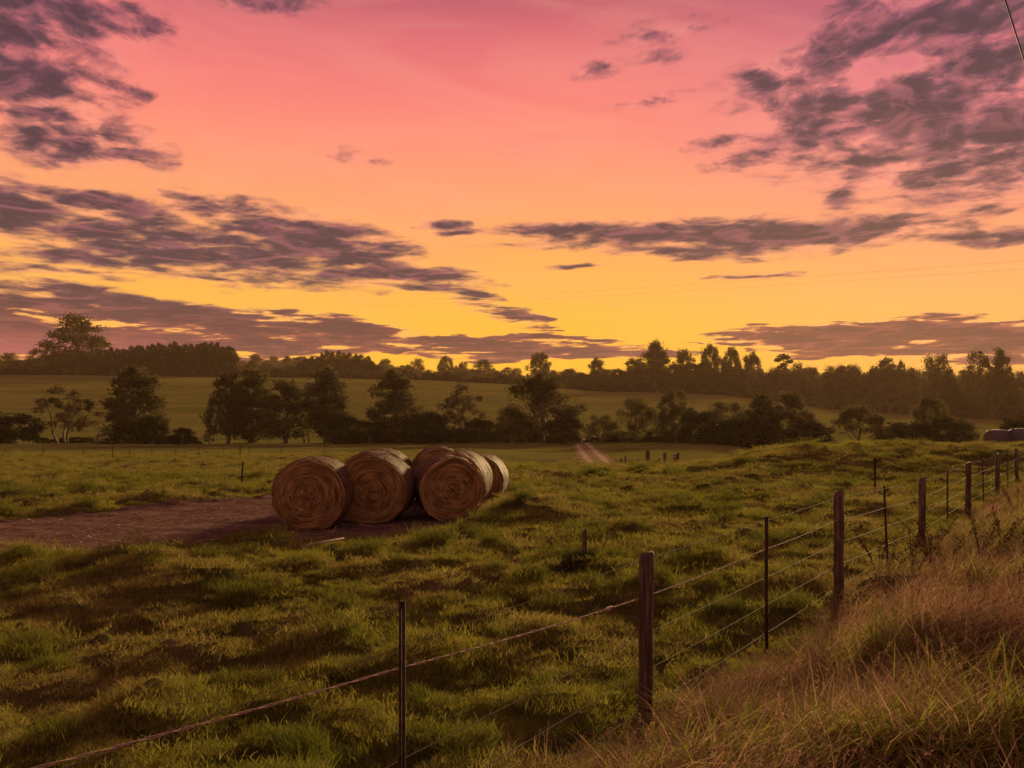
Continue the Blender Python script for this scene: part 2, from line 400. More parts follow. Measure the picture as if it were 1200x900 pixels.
# ------------------------------------------------------------------ world
def build_world():
    w = bpy.data.worlds.new('World'); S.world = w; w.use_nodes = True
    nt = w.node_tree; nt.nodes.clear(); N = NT(nt)
    out = N.n('ShaderNodeOutputWorld')
    tc = N.n('ShaderNodeTexCoord'); D = tc.outputs['Generated']
    dx, dy, dz = N.sep(D)
    el = N.math('ARCSINE', N.math('MAXIMUM', N.math('MINIMUM', dz, 1.), -1.))
    az = N.math('ARCTAN2', dx, dy)
    elp = N.math('MAXIMUM', el, 0.)
    # clear sky colour by elevation (0..90 deg), a middle and a right-hand column blended by azimuth
    k = N.math('DIVIDE', elp, 1.0)
    e = lambda y: math.atan((480 - y) / F)
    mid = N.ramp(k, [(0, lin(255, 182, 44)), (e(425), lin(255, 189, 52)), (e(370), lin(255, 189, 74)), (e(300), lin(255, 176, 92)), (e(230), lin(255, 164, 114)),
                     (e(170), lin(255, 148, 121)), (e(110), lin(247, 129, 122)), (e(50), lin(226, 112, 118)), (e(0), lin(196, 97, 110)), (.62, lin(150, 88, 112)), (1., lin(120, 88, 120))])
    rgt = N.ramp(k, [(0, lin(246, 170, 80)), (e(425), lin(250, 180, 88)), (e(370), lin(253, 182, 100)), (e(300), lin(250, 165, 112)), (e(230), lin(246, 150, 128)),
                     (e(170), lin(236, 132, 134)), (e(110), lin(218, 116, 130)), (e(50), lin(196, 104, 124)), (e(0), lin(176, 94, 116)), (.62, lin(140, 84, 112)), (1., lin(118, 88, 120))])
    c = N.mix(N.mapr(az, .05, .5, smooth=True), mid, rgt)
    back = N.ramp(k, [(0, lin(205, 140, 112)), (.25, lin(200, 134, 118)), (.6, lin(176, 122, 122)), (1., lin(150, 110, 128))])  # unseen sky behind the camera, brightened and warmed to fill the foreground
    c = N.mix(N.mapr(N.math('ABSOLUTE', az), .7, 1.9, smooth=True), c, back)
    # thin high veil and the glow where the sun will come up
    qv = N.comb(N.math('MULTIPLY', az, 2.2), N.math('MULTIPLY', N.math('ADD', elp, N.math('MULTIPLY', az, .12)), 9.), 0.)
    veil = N.mapr(N.noise(qv, 1.6, 6, .6, .8, '2D'), .42, .72, smooth=True)
    c = N.mix(N.math('MULTIPLY', veil, N.mapr(elp, .03, .25, .04, .15)), c, lin(255, 178, 150))
    veil2 = N.mapr(N.noise(N.vmath('ADD', qv, (5., 3., 0.)), 2.3, 6, .6, .6, '2D'), .5, .74, smooth=True)
    c = N.mix(N.math('MULTIPLY', veil2, N.mapr(elp, .05, .3, .03, .11)), c, lin(196, 100, 120))
    gl = N.math('MULTIPLY', N.mapr(N.math('ABSOLUTE', N.math('SUBTRACT', az, .02)), .5, 0., smooth=True), N.mapr(elp, .13, .01, smooth=True))
    c = N.mix(N.math('MULTIPLY', gl, .8), c, (1.14, .53, .04, 1))
    # physical twilight sky as a share of it
    sky = N.n('ShaderNodeTexSky', sky_type='NISHITA'); sky.sun_disc = False
    sky.sun_elevation = math.radians(SUN_EL); sky.sun_rotation = math.radians(SUN_AZ); sky.air_density = 2.; sky.dust_density = 3.
    # clouds: soft ragged layers placed by azimuth and elevation
    q0 = N.math('DIVIDE', 1., N.math('ADD', elp, .2))
    q = N.comb(N.math('MULTIPLY', N.math('MULTIPLY', az, q0), N.mapr(elp, .04, .36, .42, 1.)), N.math('MULTIPLY', q0, 1.15), 0.)
    n1 = N.noise(q, 7.0, 6, .52, .3, '2D'); n2 = N.noise(N.vmath('ADD', q, (3.7, 8.1, 0.)), 18., 8, .6, .25, '2D')
    wn = N.noise(N.vmath('ADD', q, (9., 2., 0.)), 4., 3, .5, 0, '2D', 'Color')
    wn2 = N.vmath('MULTIPLY', N.vmath('SUBTRACT', wn, (.5, .5, .5)), (.07, .022, 0.))
    p = N.vmath('ADD', N.comb(az, el, 0.), wn2)
    # px, py, half-width, half-height, tilt (deg, + = rises to the right), strength
    B = [(10, 40, 110, 110, 0, .92), (85, 60, 80, 84, -10, .86), (60, 150, 110, 36, -4, .9), (140, 165, 70, 22, -8, .9), (80, 103, 60, 16, 0, .9), (160, 45, 60, 26, 20, .62), (145, 100, 30, 12, 0, .7), (310, 4, 70, 11, 5, .66), (135, 3, 50, 8, 0, .8),
         (30, 255, 110, 34, -10, 1.14), (90, 232, 120, 11, -5, 0.97), (150, 285, 150, 28, -9, 1.20), (160, 258, 70, 16, -4, 1.03), (270, 300, 150, 26, -5, 1.20), (320, 262, 110, 20, -8, 1.14), (385, 293, 120, 30, -12, 1.23), (475, 319, 90, 12, -8, 1.23), (80, 300, 90, 10, -4, 1.14), (55, 317, 90, 5, -3, 0.91), (200, 322, 50, 5, -8, 0.97), (245, 330, 40, 4, -8, 0.91), (225, 232, 55, 7, 0, 0.82), (60, 335, 60, 5, -3, 0.80), (470, 336, 80, 4, -4, 0.91),
         (200, 370, 330, 18, -5, 1.15), (20, 352, 120, 12, -6, 1.0), (360, 385, 170, 10, -5, 1.1), (60, 395, 260, 26, -3, 1.1), (430, 397, 110, 5, -2, .95), (300, 405, 260, 8, -2, 1.0), (600, 407, 190, 9, -2, 1.15), (510, 400, 100, 5, 0, 1.0), (640, 396, 80, 4, 0, 1.05), (590, 421, 46, 5, 0, 1.05), (670, 420, 56, 3, 0, 1.0), (440, 410, 120, 4, 0, .95), (150, 418, 240, 10, 0, .95), (740, 411, 60, 4, 0, .95),
         (565, 355, 46, 8, -14, .95), (600, 371, 48, 10, -12, 1.0), (515, 262, 34, 6, -2, .92), (525, 273, 44, 4, 0, .9), (398, 180, 34, 12, -16, .66), (430, 191, 20, 6, -8, .7), (690, 284, 120, 3, 2, .8),
         (830, 274, 215, 15, -1, 1.38), (690, 270, 110, 7, 2, 1.2), (930, 278, 150, 18, 0, 1.32), (800, 291, 100, 10, -2, 1.05), (805, 299, 36, 5, 0, 1.0), (687, 313, 42, 3, 0, .95), (885, 322, 50, 4, 0, .95), (1100, 274, 40, 8, -4, .82), (1160, 278, 40, 10, 4, .85), (1090, 264, 40, 4, 0, .7), (1165, 245, 46, 7, 2, .8), (985, 232, 34, 12, 10, .7),
         (1000, 55, 150, 44, 14, .78), (1080, 130, 170, 60, 14, .95), (1150, 170, 120, 60, 16, .98), (960, 135, 90, 50, 22, .82), (1160, 25, 110, 60, 10, .84), (1170, 215, 80, 26, 8, .85), (920, 85, 60, 30, 10, .72), (1060, 35, 80, 24, 6, .9), (860, 165, 70, 10, 10, .66), (880, 185, 60, 12, 8, .7), (780, 36, 70, 14, 6, .6), (772, 68, 34, 9, 4, .66), (700, 84, 34, 8, 4, .6), (760, 118, 70, 7, 4, .52), (1030, 180, 80, 24, 20, .8), (1110, 90, 120, 30, 18, .95),
         (1030, 388, 200, 11, 1, 1.15), (1140, 390, 180, 13, 0, 1.15), (930, 397, 120, 6, 2, 1.1), (990, 404, 160, 6, 0, 1.0), (1010, 413, 110, 6, 0, 1.05), (1150, 408, 180, 10, 0, 1.05), (1185, 421, 90, 5, 0, .95),
         (-250, 260, 260, 60, -8, .9), (-300, 60, 220, 120, 0, .9), (1450, 120, 220, 130, 10, .85), (1480, 330, 250, 26, 0, .9)]
    # the layout of the cloud banks: a smooth cover map computed here, in azimuth and elevation
    W_, H_ = 1536, 448; A0, A1, E0, E1 = -1.2, 1.2, -.02, .68
    aa, ee = np.meshgrid(np.linspace(A0, A1, W_), np.linspace(E0, E1, H_)); cm = np.zeros_like(aa)
    for (bx, by, hw, hh, tl, st) in B:
        a0 = math.atan((bx - 600) / F); ca = math.cos(a0); e0 = math.atan((480 - by) / F * ca)
        t_ = math.radians(tl); du, dv_ = aa - a0, ee - e0
        u_ = (du * math.cos(t_) + dv_ * math.sin(t_)) / (hw / F * ca * ca * 1.15); v_ = (-du * math.sin(t_) + dv_ * math.cos(t_)) / (hh / F * ca * 1.25)
        cm = np.maximum(cm, st * np.clip(1.25 - np.sqrt(u_ * u_ + v_ * v_), 0, 1))
    im = bpy.data.images.new('cloud_cover', W_, H_, alpha=False, float_buffer=True, is_data=True)
    px = np.ones((H_, W_, 4), np.float32); px[..., :3] = (cm / 1.25)[..., None]; im.pixels.foreach_set(px.ravel()); im.update(); im.pack()
    pa, pe, _ = N.sep(p)
    ti = N.n('ShaderNodeTexImage', interpolation='Cubic', extension='EXTEND'); ti.image = im
    N.set(ti.inputs[0], N.comb(N.mapr(pa, A0, A1), N.mapr(pe, E0, E1), 0.))
    mx = N.math('MULTIPLY', N.sep(ti.outputs[0])[0], 1.25)
    nn = N.math('ADD', N.math('MULTIPLY', N.math('SUBTRACT', n1, .5), 2.1), N.math('MULTIPLY', N.math('SUBTRACT', n2, .5), 1.25))
    den = N.math('ADD', N.math('ADD', mx, N.math('ADD', .06, N.math('MULTIPLY', N.mapr(az, .2, .5), .07))), nn)
    # far from any bank of cloud nothing forms
    den = N.math('MULTIPLY', den, N.mapr(mx, .02, .2))
    low = N.mapr(el, e(330), e(395), smooth=True)      # 1 near the horizon
    cov = N.mapr(den, N.math('ADD', .08, N.math('MULTIPLY', low, .28)), N.math('SUBTRACT', 1.10, N.math('MULTIPLY', low, .46)), smooth=True)
    core = N.ramp(N.mapr(N.math('ADD', den, N.math('MULTIPLY', N.math('SUBTRACT', n2, .5), .7)), .4, 1.25), [(0, lin(186, 100, 106)), (.25, lin(138, 84, 97)), (.5, lin(98, 68, 84)), (1., lin(70, 54, 68))])
    corelow = N.ramp(N.mapr(N.math('ADD', den, N.math('MULTIPLY', N.math('SUBTRACT', n2, .5), .7)), .45, 1.2), [(0, lin(190, 108, 86)), (.3, lin(116, 66, 70)), (1., lin(86, 54, 66))])
    n4 = N.noise(N.vmath('ADD', q, (21., 5., 0.)), 10., 5, .6, .6, '2D')
    core = N.mix(N.math('MULTIPLY', N.mapr(n4, .47, .65, smooth=True), .65), core, lin(156, 92, 104))
    corelow = N.mix(N.math('MULTIPLY', N.mapr(n4, .5, .68, smooth=True), .5), corelow, lin(170, 96, 90))
    core = N.mix(low, core, corelow)
    pinkleft = N.math('MULTIPLY', N.mapr(az, -.25, -.5, smooth=True), N.mapr(el, e(385), e(425), smooth=True))
    core = N.mix(N.math('MULTIPLY', pinkleft, .75), core, lin(186, 98, 100))
    # thin cloud edges catch the light
    edge = N.math('MULTIPLY', N.math('MULTIPLY', N.mapr(mx, .25, .6, smooth=True), N.mapr(den, .0, .42, smooth=True)), N.math('SUBTRACT', 1., N.mapr(den, .45, .62, smooth=True)))
    lit = N.mix(1., c, (1.16, 1.10, 1.08, 1), 'MULTIPLY')
    c = N.mix(N.math('MULTIPLY', edge, .6), c, N.mix(.35, lit, lin(255, 170, 150)))
    c = N.mix(N.math('MULTIPLY', cov, .95), c, core)
    # below the horizon
    c = N.mix(N.mapr(el, -.03, -.12), c, lin(60, 40, 25))
    w.cycles.sampling_method = 'MANUAL'; w.cycles.sample_map_resolution = 512
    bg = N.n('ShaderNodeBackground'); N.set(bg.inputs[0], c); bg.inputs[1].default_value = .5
    bg2 = N.n('ShaderNodeBackground'); N.set(bg2.inputs[0], sky.outputs[0]); bg2.inputs[1].default_value = .0006
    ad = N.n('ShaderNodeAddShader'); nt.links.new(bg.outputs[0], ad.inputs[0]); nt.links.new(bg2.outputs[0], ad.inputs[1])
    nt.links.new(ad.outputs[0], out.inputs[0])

SUN_EL, SUN_AZ = 10.8, 23.0

# ------------------------------------------------------------------ grass
def blades(n, rad, h0, h1, w, lean, rng, curve=.5, leandir=None, flat=0.):
    V = []; Fc = []
    ang = rng.uniform(0, 2 * np.pi, n); rr = rad * np.sqrt(rng.uniform(0, 1, n))
    bx, by = rr * np.cos(ang), rr * np.sin(ang)
    h = rng.uniform(h0, h1, n)
    la = rng.uniform(0, 2 * np.pi, n)
    if leandir is not None: la = leandir + rng.normal(0, .75, n)
    l = lean * h * rng.uniform(.3, 1.2, n)
    ta = rng.uniform(0, np.pi, n)
    wx, wy = np.cos(ta), np.sin(ta)
    ww = w * rng.uniform(.7, 1.3, n)
    for i in range(n):
        rows = ((0, 0, 1), (.45, .35 * (1 - curve) + .1, .85), (.8, .68, .5), (1. - .25 * curve, 1.0, .12))
        b = len(V)
        for (tz, tl, tw) in rows:
            cx = bx[i] + l[i] * tl * math.cos(la[i]); cy = by[i] + l[i] * tl * math.sin(la[i]); cz = h[i] * tz - .02
            s = ww[i] * tw / 2
            V.append((cx - wx[i] * s, cy - wy[i] * s, cz)); V.append((cx + wx[i] * s, cy + wy[i] * s, cz))
        for k in range(3):
            Fc.append((b + 2 * k, b + 2 * k + 1, b + 2 * k + 3, b + 2 * k + 2))
    return np.array(V), np.array(Fc)

def lib(name, objs):
    c = bpy.data.collections.new(name)
    for k, me in enumerate(objs):
        o = bpy.data.objects.new('%s_%02d' % (name, k), me); c.objects.link(o)
    return c

def scatter(name, pts, rot, scl, idx, coll, label=None, cat=None):
    me = bpy.data.meshes.new(name); n = len(pts)
    me.vertices.add(n); me.vertices.foreach_set('co', np.asarray(pts, np.float32).ravel())
    a = me.attributes.new('rot', 'FLOAT_VECTOR', 'POINT'); a.data.foreach_set('vector', np.asarray(rot, np.float32).ravel())
    a = me.attributes.new('scl', 'FLOAT_VECTOR', 'POINT'); a.data.foreach_set('vector', np.asarray(scl, np.float32).ravel())
    a = me.attributes.new('vi', 'INT', 'POINT'); a.data.foreach_set('value', np.asarray(idx, np.int32))
    me.update()
    o = link(name, me)
    g = bpy.data.node_groups.new(name + '_scatter', 'GeometryNodeTree')
    g.interface.new_socket('Geometry', in_out='INPUT', socket_type='NodeSocketGeometry')
    g.interface.new_socket('Geometry', in_out='OUTPUT', socket_type='NodeSocketGeometry')
    N = g.nodes; L = g.links
    gi = N.new('NodeGroupInput'); go = N.new('NodeGroupOutput')
    ci = N.new('GeometryNodeCollectionInfo'); ci.inputs[0].default_value = coll; ci.inputs[1].default_value = True; ci.inputs[2].default_value = True
    ip = N.new('GeometryNodeInstanceOnPoints'); ip.inputs['Pick Instance'].default_value = True
    def na(nm, t):
        x = N.new('GeometryNodeInputNamedAttribute'); x.data_type = t; x.inputs[0].default_value = nm; return x.outputs[0]
    e = N.new('FunctionNodeEulerToRotation')
    L.new(na('rot', 'FLOAT_VECTOR'), e.inputs[0]); L.new(e.outputs[0], ip.inputs['Rotation'])
    L.new(na('scl', 'FLOAT_VECTOR'), ip.inputs['Scale']); L.new(na('vi', 'INT'), ip.inputs['Instance Index'])
    L.new(gi.outputs[0], ip.inputs['Points']); L.new(ci.outputs[0], ip.inputs['Instance']); L.new(ip.outputs[0], go.inputs[0])
    md = o.modifiers.new('scatter', 'NODES'); md.node_group = g
    return tag(o, label, cat, kind='stuff')

def wedge(d0, d1, dens, umax=.85, rng=RNG):
    n = int(dens * umax * (d1 * d1 - d0 * d0))
    d = np.sqrt(rng.uniform(d0 * d0, d1 * d1, n)); u = rng.uniform(-umax, umax, n)
    return u * d, d

def build_grass():
    r = np.random.default_rng(5)
    # pasture clumps 0-5 short sward, 6-8 rank tufts
    pas = []
    for k in range(6):
        V, Fc = blades(170, .19, .014, .052, .0034, 1.2, r, .5); pas.append(mesh_np('sward_clump', V, Fc, [M['grass']]))
    for k in range(3):
        V, Fc = blades(170, .15, .045, .125, .0040, 1.0, r, .6); pas.append(mesh_np('rank_clump', V, Fc, [M['tuft']]))
    c1 = lib('pasture_clump', pas)
    X, Y, SC, ID = [], [], [], []
    for d0, d1, den, sc in ((2.6, 7, 120, .8), (7, 12, 60, 1.05), (12, 20, 24, 1.5), (20, 34, 9, 2.1), (34, 62, 2.6, 2.9)):
        x, y = wedge(d0, d1, den)
        t = fbm(x * .9, y * .9, 3, 41) * .5 + .35 * fbm(x * .2, y * .2, 2, 43) + 5. * hummock(x, y) - .2
        s = sc * (1 + .9 * np.clip(t, -.3, .8)) * r.uniform(.75, 1.25, len(x))
        keep = (fence_s(x, y) < .3) & (dirt_sd(x, y) + .35 * fbm(x * 1.5, y * 1.5, 3, 21) + .25 * perlin(x * 4, y * 4, 3) < .02) & ((rut_sd(x, y) > .28) | (r.uniform(0, 1, len(x)) < .4))
        x, y, s, t = x[keep], y[keep], s[keep], t[keep]
        idv = r.integers(0, 6, len(x))
        rank = (fbm(x * 1.1 + 5, y * 1.6, 3, 51) + 1.2 * hummock(x, y) > .34) & (y < 30) & (r.uniform(0, 1, len(x)) < .6)
        idv[rank] = r.integers(6, 9, rank.sum()); s[rank] *= .8
        X.append(x); Y.append(y); SC.append(s); ID.append(idv)
        # an even short thatch between the tufts
        x, y = wedge(d0, d1, den * 1.3)
        keep = (fence_s(x, y) < .3) & (dirt_sd(x, y) + .35 * fbm(x * 1.5, y * 1.5, 3, 21) < -.05) & ((rut_sd(x, y) > .2) | (r.uniform(0, 1, len(x)) < .85))
        x, y = x[keep], y[keep]
        X.append(x); Y.append(y); SC.append(sc * r.uniform(.75, 1.15, len(x))); ID.append(r.integers(0, 6, len(x)))
    # single rank tussocks dotted about
    x, y = wedge(4, 30, .35); keep = (fence_s(x, y) < -.4) & (dirt_sd(x, y) < -.2); x, y = x[keep], y[keep]
    for k in range(9):
        ox, oy = r.normal(0, .16, len(x)), r.normal(0, .1, len(x))
        X.append(x + ox); Y.append(y + oy); SC.append(r.uniform(.6, 1.15, len(x)) * (1 + y / 60)); ID.append(r.integers(6, 9, len(x)))
    x = np.concatenate(X); y = np.concatenate(Y); s = np.concatenate(SC); idv = np.concatenate(ID); n = len(x)
    print('pasture clumps', n)
    rot = np.stack([r.normal(0, .15, n), r.normal(0, .15, n), r.uniform(0, 6.28, n)], -1)
    scatter('pasture_grass', np.stack([x, y, H(x, y)], -1), rot, np.stack([np.maximum(s, .85), np.maximum(s, .85), np.minimum(s, 1.7) * r.uniform(.7, 1.3, n)], -1), idv, c1)
    # bank: 0-3 dry fine seeding grass, 4-7 green
    bk = []
    for k in range(4):
        mb = MB(); mb.add(*blades(75, .19, .14, .46, .0032, .95, r, .5, 0.2)); mb.add(*blades(30, .2, .05, .2, .006, 1.6, r, .6), mi=1)
        mb.add(*blades(16, .2, .1, .3, .0045, 1.3, r, .3))                      # bent and broken stalks
        for j in range(6):                                                       # seed heads on thin stems
            a = r.uniform(0, 6.28); p0 = np.array([r.normal(0, .08), r.normal(0, .08), 0]); e = p0 + np.array([r.normal(.14, .09), r.normal(.03, .09), r.uniform(.3, .58)])
            P = np.array([p0, p0 * .6 + e * .4 + (-.02, 0, .05), e]); mb.tube(P, [.0016, .0013, .001], 3, False)
            dv = (e - P[1]) / np.linalg.norm(e - P[1])
            for i_ in range(16):
                c_ = e - dv * r.uniform(-.02, .10); d_ = dv * .6 + r.normal(0, .5, 3); d_ /= np.linalg.norm(d_); w_ = np.cross(d_, r.normal(0, 1, 3)); w_ *= .0012 / np.linalg.norm(w_)
                mb.add([c_, c_ + d_ * .007 + w_, c_ + d_ * .015, c_ + d_ * .007 - w_], [[0, 1, 2, 3]])
        bk.append(mb.build('dry_clump', [M['bankdry'], M['bankgreen']]))
    for k in range(4):
        mb = MB(); mb.add(*blades(62, .18, .12, .36, .0075, 1.0, r, .6, 0.2)); mb.add(*blades(22, .18, .15, .42, .0035, .9, r, .5), mi=1)
        bk.append(mb.build('green_clump', [M['bankgreen'], M['bankdry']]))
    c2 = lib('bank_clump', bk)
    X, Y, SC, ID = [], [], [], []
    for d0, d1, den, sc in ((1.1, 6, 90, .8), (6, 12, 30, .95), (12, 28, 10, 1.2)):
        x, y = wedge(d0, d1, den, 1.15)
        fs = fence_s(x, y)
        keep = (fs > .10 + .35 * fbm(x, y, 2, 3)) & (fs < 9) & (np.hypot(x, y) > 1.7)
        x, y, fs = x[keep], y[keep], fs[keep]
        gv = 1.25 * fbm(x * .75, y * 1.0, 3, 61) + r.normal(0, .16, len(x)) + .09 + .10 * sstep(.6, 2.2, fs) - .22 * (1 - sstep(.2, 1.0, fs))
        idv = np.where(gv > .02, r.integers(4, 8, len(x)), r.integers(0, 4, len(x)))
        hmod = .75 + .5 * np.clip(fbm(x * .9, y * .9, 2, 71) + .3, 0, 1)
        X.append(x); Y.append(y); SC.append(sc * hmod * r.uniform(.7, 1.2, len(x)) * (.38 + .62 * sstep(0, 1.1, fs))); ID.append(idv)
    x = np.concatenate(X); y = np.concatenate(Y); s = np.concatenate(SC); idv = np.concatenate(ID); n = len(x)
    print('bank clumps', n)
    rot = np.stack([r.normal(0, .18, n), r.normal(0.1, .18, n), r.normal(0, .7, n)], -1)
    scatter('bank_grass', np.stack([x, y, H(x, y) - .02], -1), rot, np.stack([np.maximum(s, 1.15), np.maximum(s, 1.15), s], -1), idv, c2)
    # scraps of straw on the bare ground
    sc = []
    for k in range(5):
        mb = MB()
        for j in range(3):
            a = r.uniform(0, 6.28); L_ = r.uniform(.015, .045); p0 = np.array([r.normal(0, .05), r.normal(0, .05), .012]); w_ = r.uniform(.005, .013)
            dv = np.array([math.cos(a), math.sin(a), .15]); pv = np.array([-math.sin(a), math.cos(a), .1])
            mb.add([p0 - dv * L_ - pv * w_, p0 + dv * L_ - pv * w_, p0 + dv * L_ * .8 + pv * w_, p0 - dv * L_ * .7 + pv * w_], [[0, 1, 2, 3]])
        sc.append(mb.build('scrap', [M['scrap']]))
    c3 = lib('straw_scraps', sc)
    x = r.uniform(-13, -.6, 6000); y = r.uniform(9, 23, 6000)
    keep = (dirt_sd(x, y) > .15) & (fbm(x * .8, y * 1.2, 3, 81) + r.normal(0, .16, 6000) > .26)
    x, y = x[keep], y[keep]; n = len(x); s = r.uniform(.5, 1.5, n)
    scatter('straw_litter', np.stack([x, y, H(x, y) + .03], -1), np.stack([r.normal(0, .2, n), r.normal(0, .2, n), r.uniform(0, 6.28, n)], -1), np.stack([s, s, s], -1), r.integers(0, 5, n), c3)

# ------------------------------------------------------------------ trees
def leaf_cards(centers, radii, per, size, rng, droop=.5, aspect=2.2, shell=.45):
    """many small leaf sprays in each clump; centers (n,3), radii (n,3)"""
    C = np.repeat(centers, per, 0); R = np.repeat(radii, per, 0); n = len(C)
    d = rng.normal(0, 1, (n, 3)); d /= np.linalg.norm(d, axis=1)[:, None]
    rr = rng.uniform(shell ** 3, 1, n) ** (1 / 3.)
    rr *= 1 + .22 * rng.normal(0, 1, n)
    P = C + d * R * rr[:, None]
    ax = rng.normal(0, 1, (n, 3)); ax[:, 2] -= droop; ax /= np.linalg.norm(ax, axis=1)[:, None]
    b = np.cross(ax, rng.normal(0, 1, (n, 3))); b /= np.linalg.norm(b, axis=1)[:, None]
    s = size * rng.uniform(.6, 1.4, n)[:, None]
    a2 = ax * s * aspect / 2; b2 = b * s / 2
    V = np.stack([P - a2, P + b2 * 1., P + a2, P - b2], 1).reshape(-1, 3)
    q = np.arange(n * 4).reshape(-1, 4)
    return V, q

def tree_proto(kind, seed):
    """returns trunk mesh, crown mesh, and unit size (height 1, crown width 1 handled by caller)"""
    r = np.random.default_rng(seed)
    mb = MB(); cents = []; rads = []
    mat = M['gum']
    if kind in ('gum', 'tallgum', 'dome', 'wispy'):
        Ht = 10.; 
        cfg = dict(gum=(7.5, .14, 68, .76, 1), tallgum=(5.0, .07, 66, .66, 1), dome=(9.0, .38, 60, .80, 1), wispy=(7.5, .20, 40, .58, 3))[kind]
        W, z0, nc, cr, stems = cfg
        # crown envelope -> clump centres kept apart
        tries = 0
        while len(cents) < nc and tries < 6000:
            tries += 1
            t = r.uniform(0, 1)
            if kind == 'tallgum': w = W / 2 * (math.sin(math.pi * (.12 + .80 * t)) ** .8) * (1.05 - .45 * t)
            elif kind == 'dome': w = W / 2 * math.sqrt(max(0, 1 - t ** 2.2))
            else: w = W / 2 * (math.sin(math.pi * (.16 + .78 * t)) ** .7) * (1.0 - .25 * t)
            a = r.uniform(0, 6.283); q = w * math.sqrt(r.uniform(.08, 1))
            p = np.array([q * math.cos(a), q * math.sin(a), Ht * (z0 + (1 - z0) * t * .93)])
            if all(np.linalg.norm((p - c) * (1, 1, 1.25)) > cr * (.95 if tries < 2500 else .75) for c in cents):
                cents.append(p); s = cr * r.uniform(.62, 1.12); rads.append((s, s, s * r.uniform(.85, 1.25)))
        cents_a = np.array(cents)
        # stems and limbs
        base = [np.zeros(3)] if stems == 1 else [np.array([r.normal(0, .5), r.normal(0, .5), 0]) for _ in range(stems)]
        limbs = []
        for b in base:
            top = np.array([b[0] * 2 + r.normal(0, .5), b[1] * 2 + r.normal(0, .5), Ht * (.80 if kind != 'dome' else .62)])
            P = [b + (top - b) * t + np.array([.25 * math.sin(t * 5 + seed), .25 * math.cos(t * 4 + seed), 0]) * min(t * 4, 1) for t in np.linspace(0, 1, 10)]
            R = (.26 if stems == 1 else .13) * (1 - .82 * np.linspace(0, 1, 10)); R[0] *= 1.35
            mb.tube(P, R, 7); limbs.append((np.array(P), R))
        nl = 7 if kind != 'wispy' else 4
        order = r.permutation(len(cents))
        for i in order[:nl]:
            c = cents_a[i]; P0, R0 = limbs[r.integers(0, len(base))]
            zt = max(Ht * .12, min(c[2] - .3, Ht * .6) * r.uniform(.35, .75)); k = int(np.argmin(abs(P0[:, 2] - zt)))
            s = P0[k]; mid = s + (c - s) * .5 + np.array([0, 0, .12 * np.linalg.norm(c - s)])
            tt = np.linspace(0, 1, 7)[:, None]
            P = s * (1 - tt) ** 2 + 2 * mid * tt * (1 - tt) + c * tt ** 2
            R = np.linspace(R0[k] * .62, .03, 7); mb.tube(P, R, 6); limbs.append((P, R))
        for i in order[nl:]:
            c = cents_a[i]; best = None
            for (P, R) in limbs:
                dd = np.linalg.norm(P - c, axis=1) + 2.5 * np.maximum(0, P[:, 2] - c[2] + .4)
                k = int(np.argmin(dd))
                if best is None or dd[k] < best[0]: best = (dd[k], P[k], R[k])
            s = best[1]; tt = np.linspace(0, 1, 5)[:, None]
            mid = (s + c) / 2 + np.array([0, 0, .1 * np.linalg.norm(c - s)])
            mb.tube(s * (1 - tt) ** 2 + 2 * mid * tt * (1 - tt) + c * tt ** 2, np.linspace(min(best[2] * .6, .07), .018, 5), 5)
        per = dict(gum=95, tallgum=95, dome=100, wispy=75)[kind]
        V, q = leaf_cards(cents_a, np.array(rads), per, .17, r, .7)
        if kind == 'wispy': mat = M['gumpale']
        V2, q2 = leaf_cards(cents_a, np.array(rads) * 1.75, per // 3, .13, r, .7)
        V, q = np.vstack([V, V2]), np.vstack([q, q2 + len(V)])
    elif kind in ('round', 'bush'):
        Ht = 10. if kind == 'round' else 4.; W = 9. if kind == 'round' else 5.5
        z0 = .10 if kind == 'round' else .02
        nc = 60; cr = W * .115
        for i in range(nc):
            t = r.uniform(0, 1); w = W / 2 * math.sqrt(max(.02, 1 - abs(t * 1.35 - .45) ** 2.2)) * .86
            a = r.uniform(0, 6.283); q_ = w * math.sqrt(r.uniform(.15, 1))
            cents.append((q_ * math.cos(a), q_ * math.sin(a), Ht * (z0 + (.9 - z0) * t))); s = cr * r.uniform(.7, 1.25); rads.append((s, s, s * .85))
        cents_a = np.array(cents)
        for k in range(4 if kind == 'round' else 5):
            c = cents_a[r.integers(0, nc)] * (.7, .7, 1); c[2] = max(c[2], Ht * .6)
            tt = np.linspace(0, 1, 7)[:, None]; b = np.array([r.normal(0, .25), r.normal(0, .25), 0])
            mb.tube(b * (1 - tt) + c * tt + np.sin(tt * 3) * .2, np.linspace(.2, .03, 7) * Ht / 10, 6)
        V, q = leaf_cards(cents_a, np.array(rads), 95, .17 if kind == 'round' else .12, r, .3)
        V2, q2 = leaf_cards(cents_a, np.array(rads) * 1.6, 30, .14 if kind == 'round' else .10, r, .3); V, q = np.vstack([V, V2]), np.vstack([q, q2 + len(V)])
        mat = M['gum'] if kind == 'round' else M['bush']
    elif kind == 'pine':
        Ht = 10.; W = 4.6
        mb.tube([(0, 0, 0), (0.05, 0, 5), (0, 0.03, 9.6)], [.2, .12, .03], 7)
        C = []; Rr = []
        for z in np.linspace(.5, 9.5, 19):
            w = W / 2 * min(1, (10.2 - z) / 4.2) * (.8 + .2 * min(1, z / 2))
            k = max(3, int(w * 4.2))
            for a in np.linspace(0, 6.283, k, endpoint=False) + r.uniform(0, 6):
                q_ = w * r.uniform(.45, .95); e = np.array([q_ * math.cos(a), q_ * math.sin(a), z + .25 * q_ + r.normal(0, .15)])
                mb.tube([(0, 0, z), e], [.05, .015], 4, False)
                C.append(e); Rr.append((.5, .5, .42))
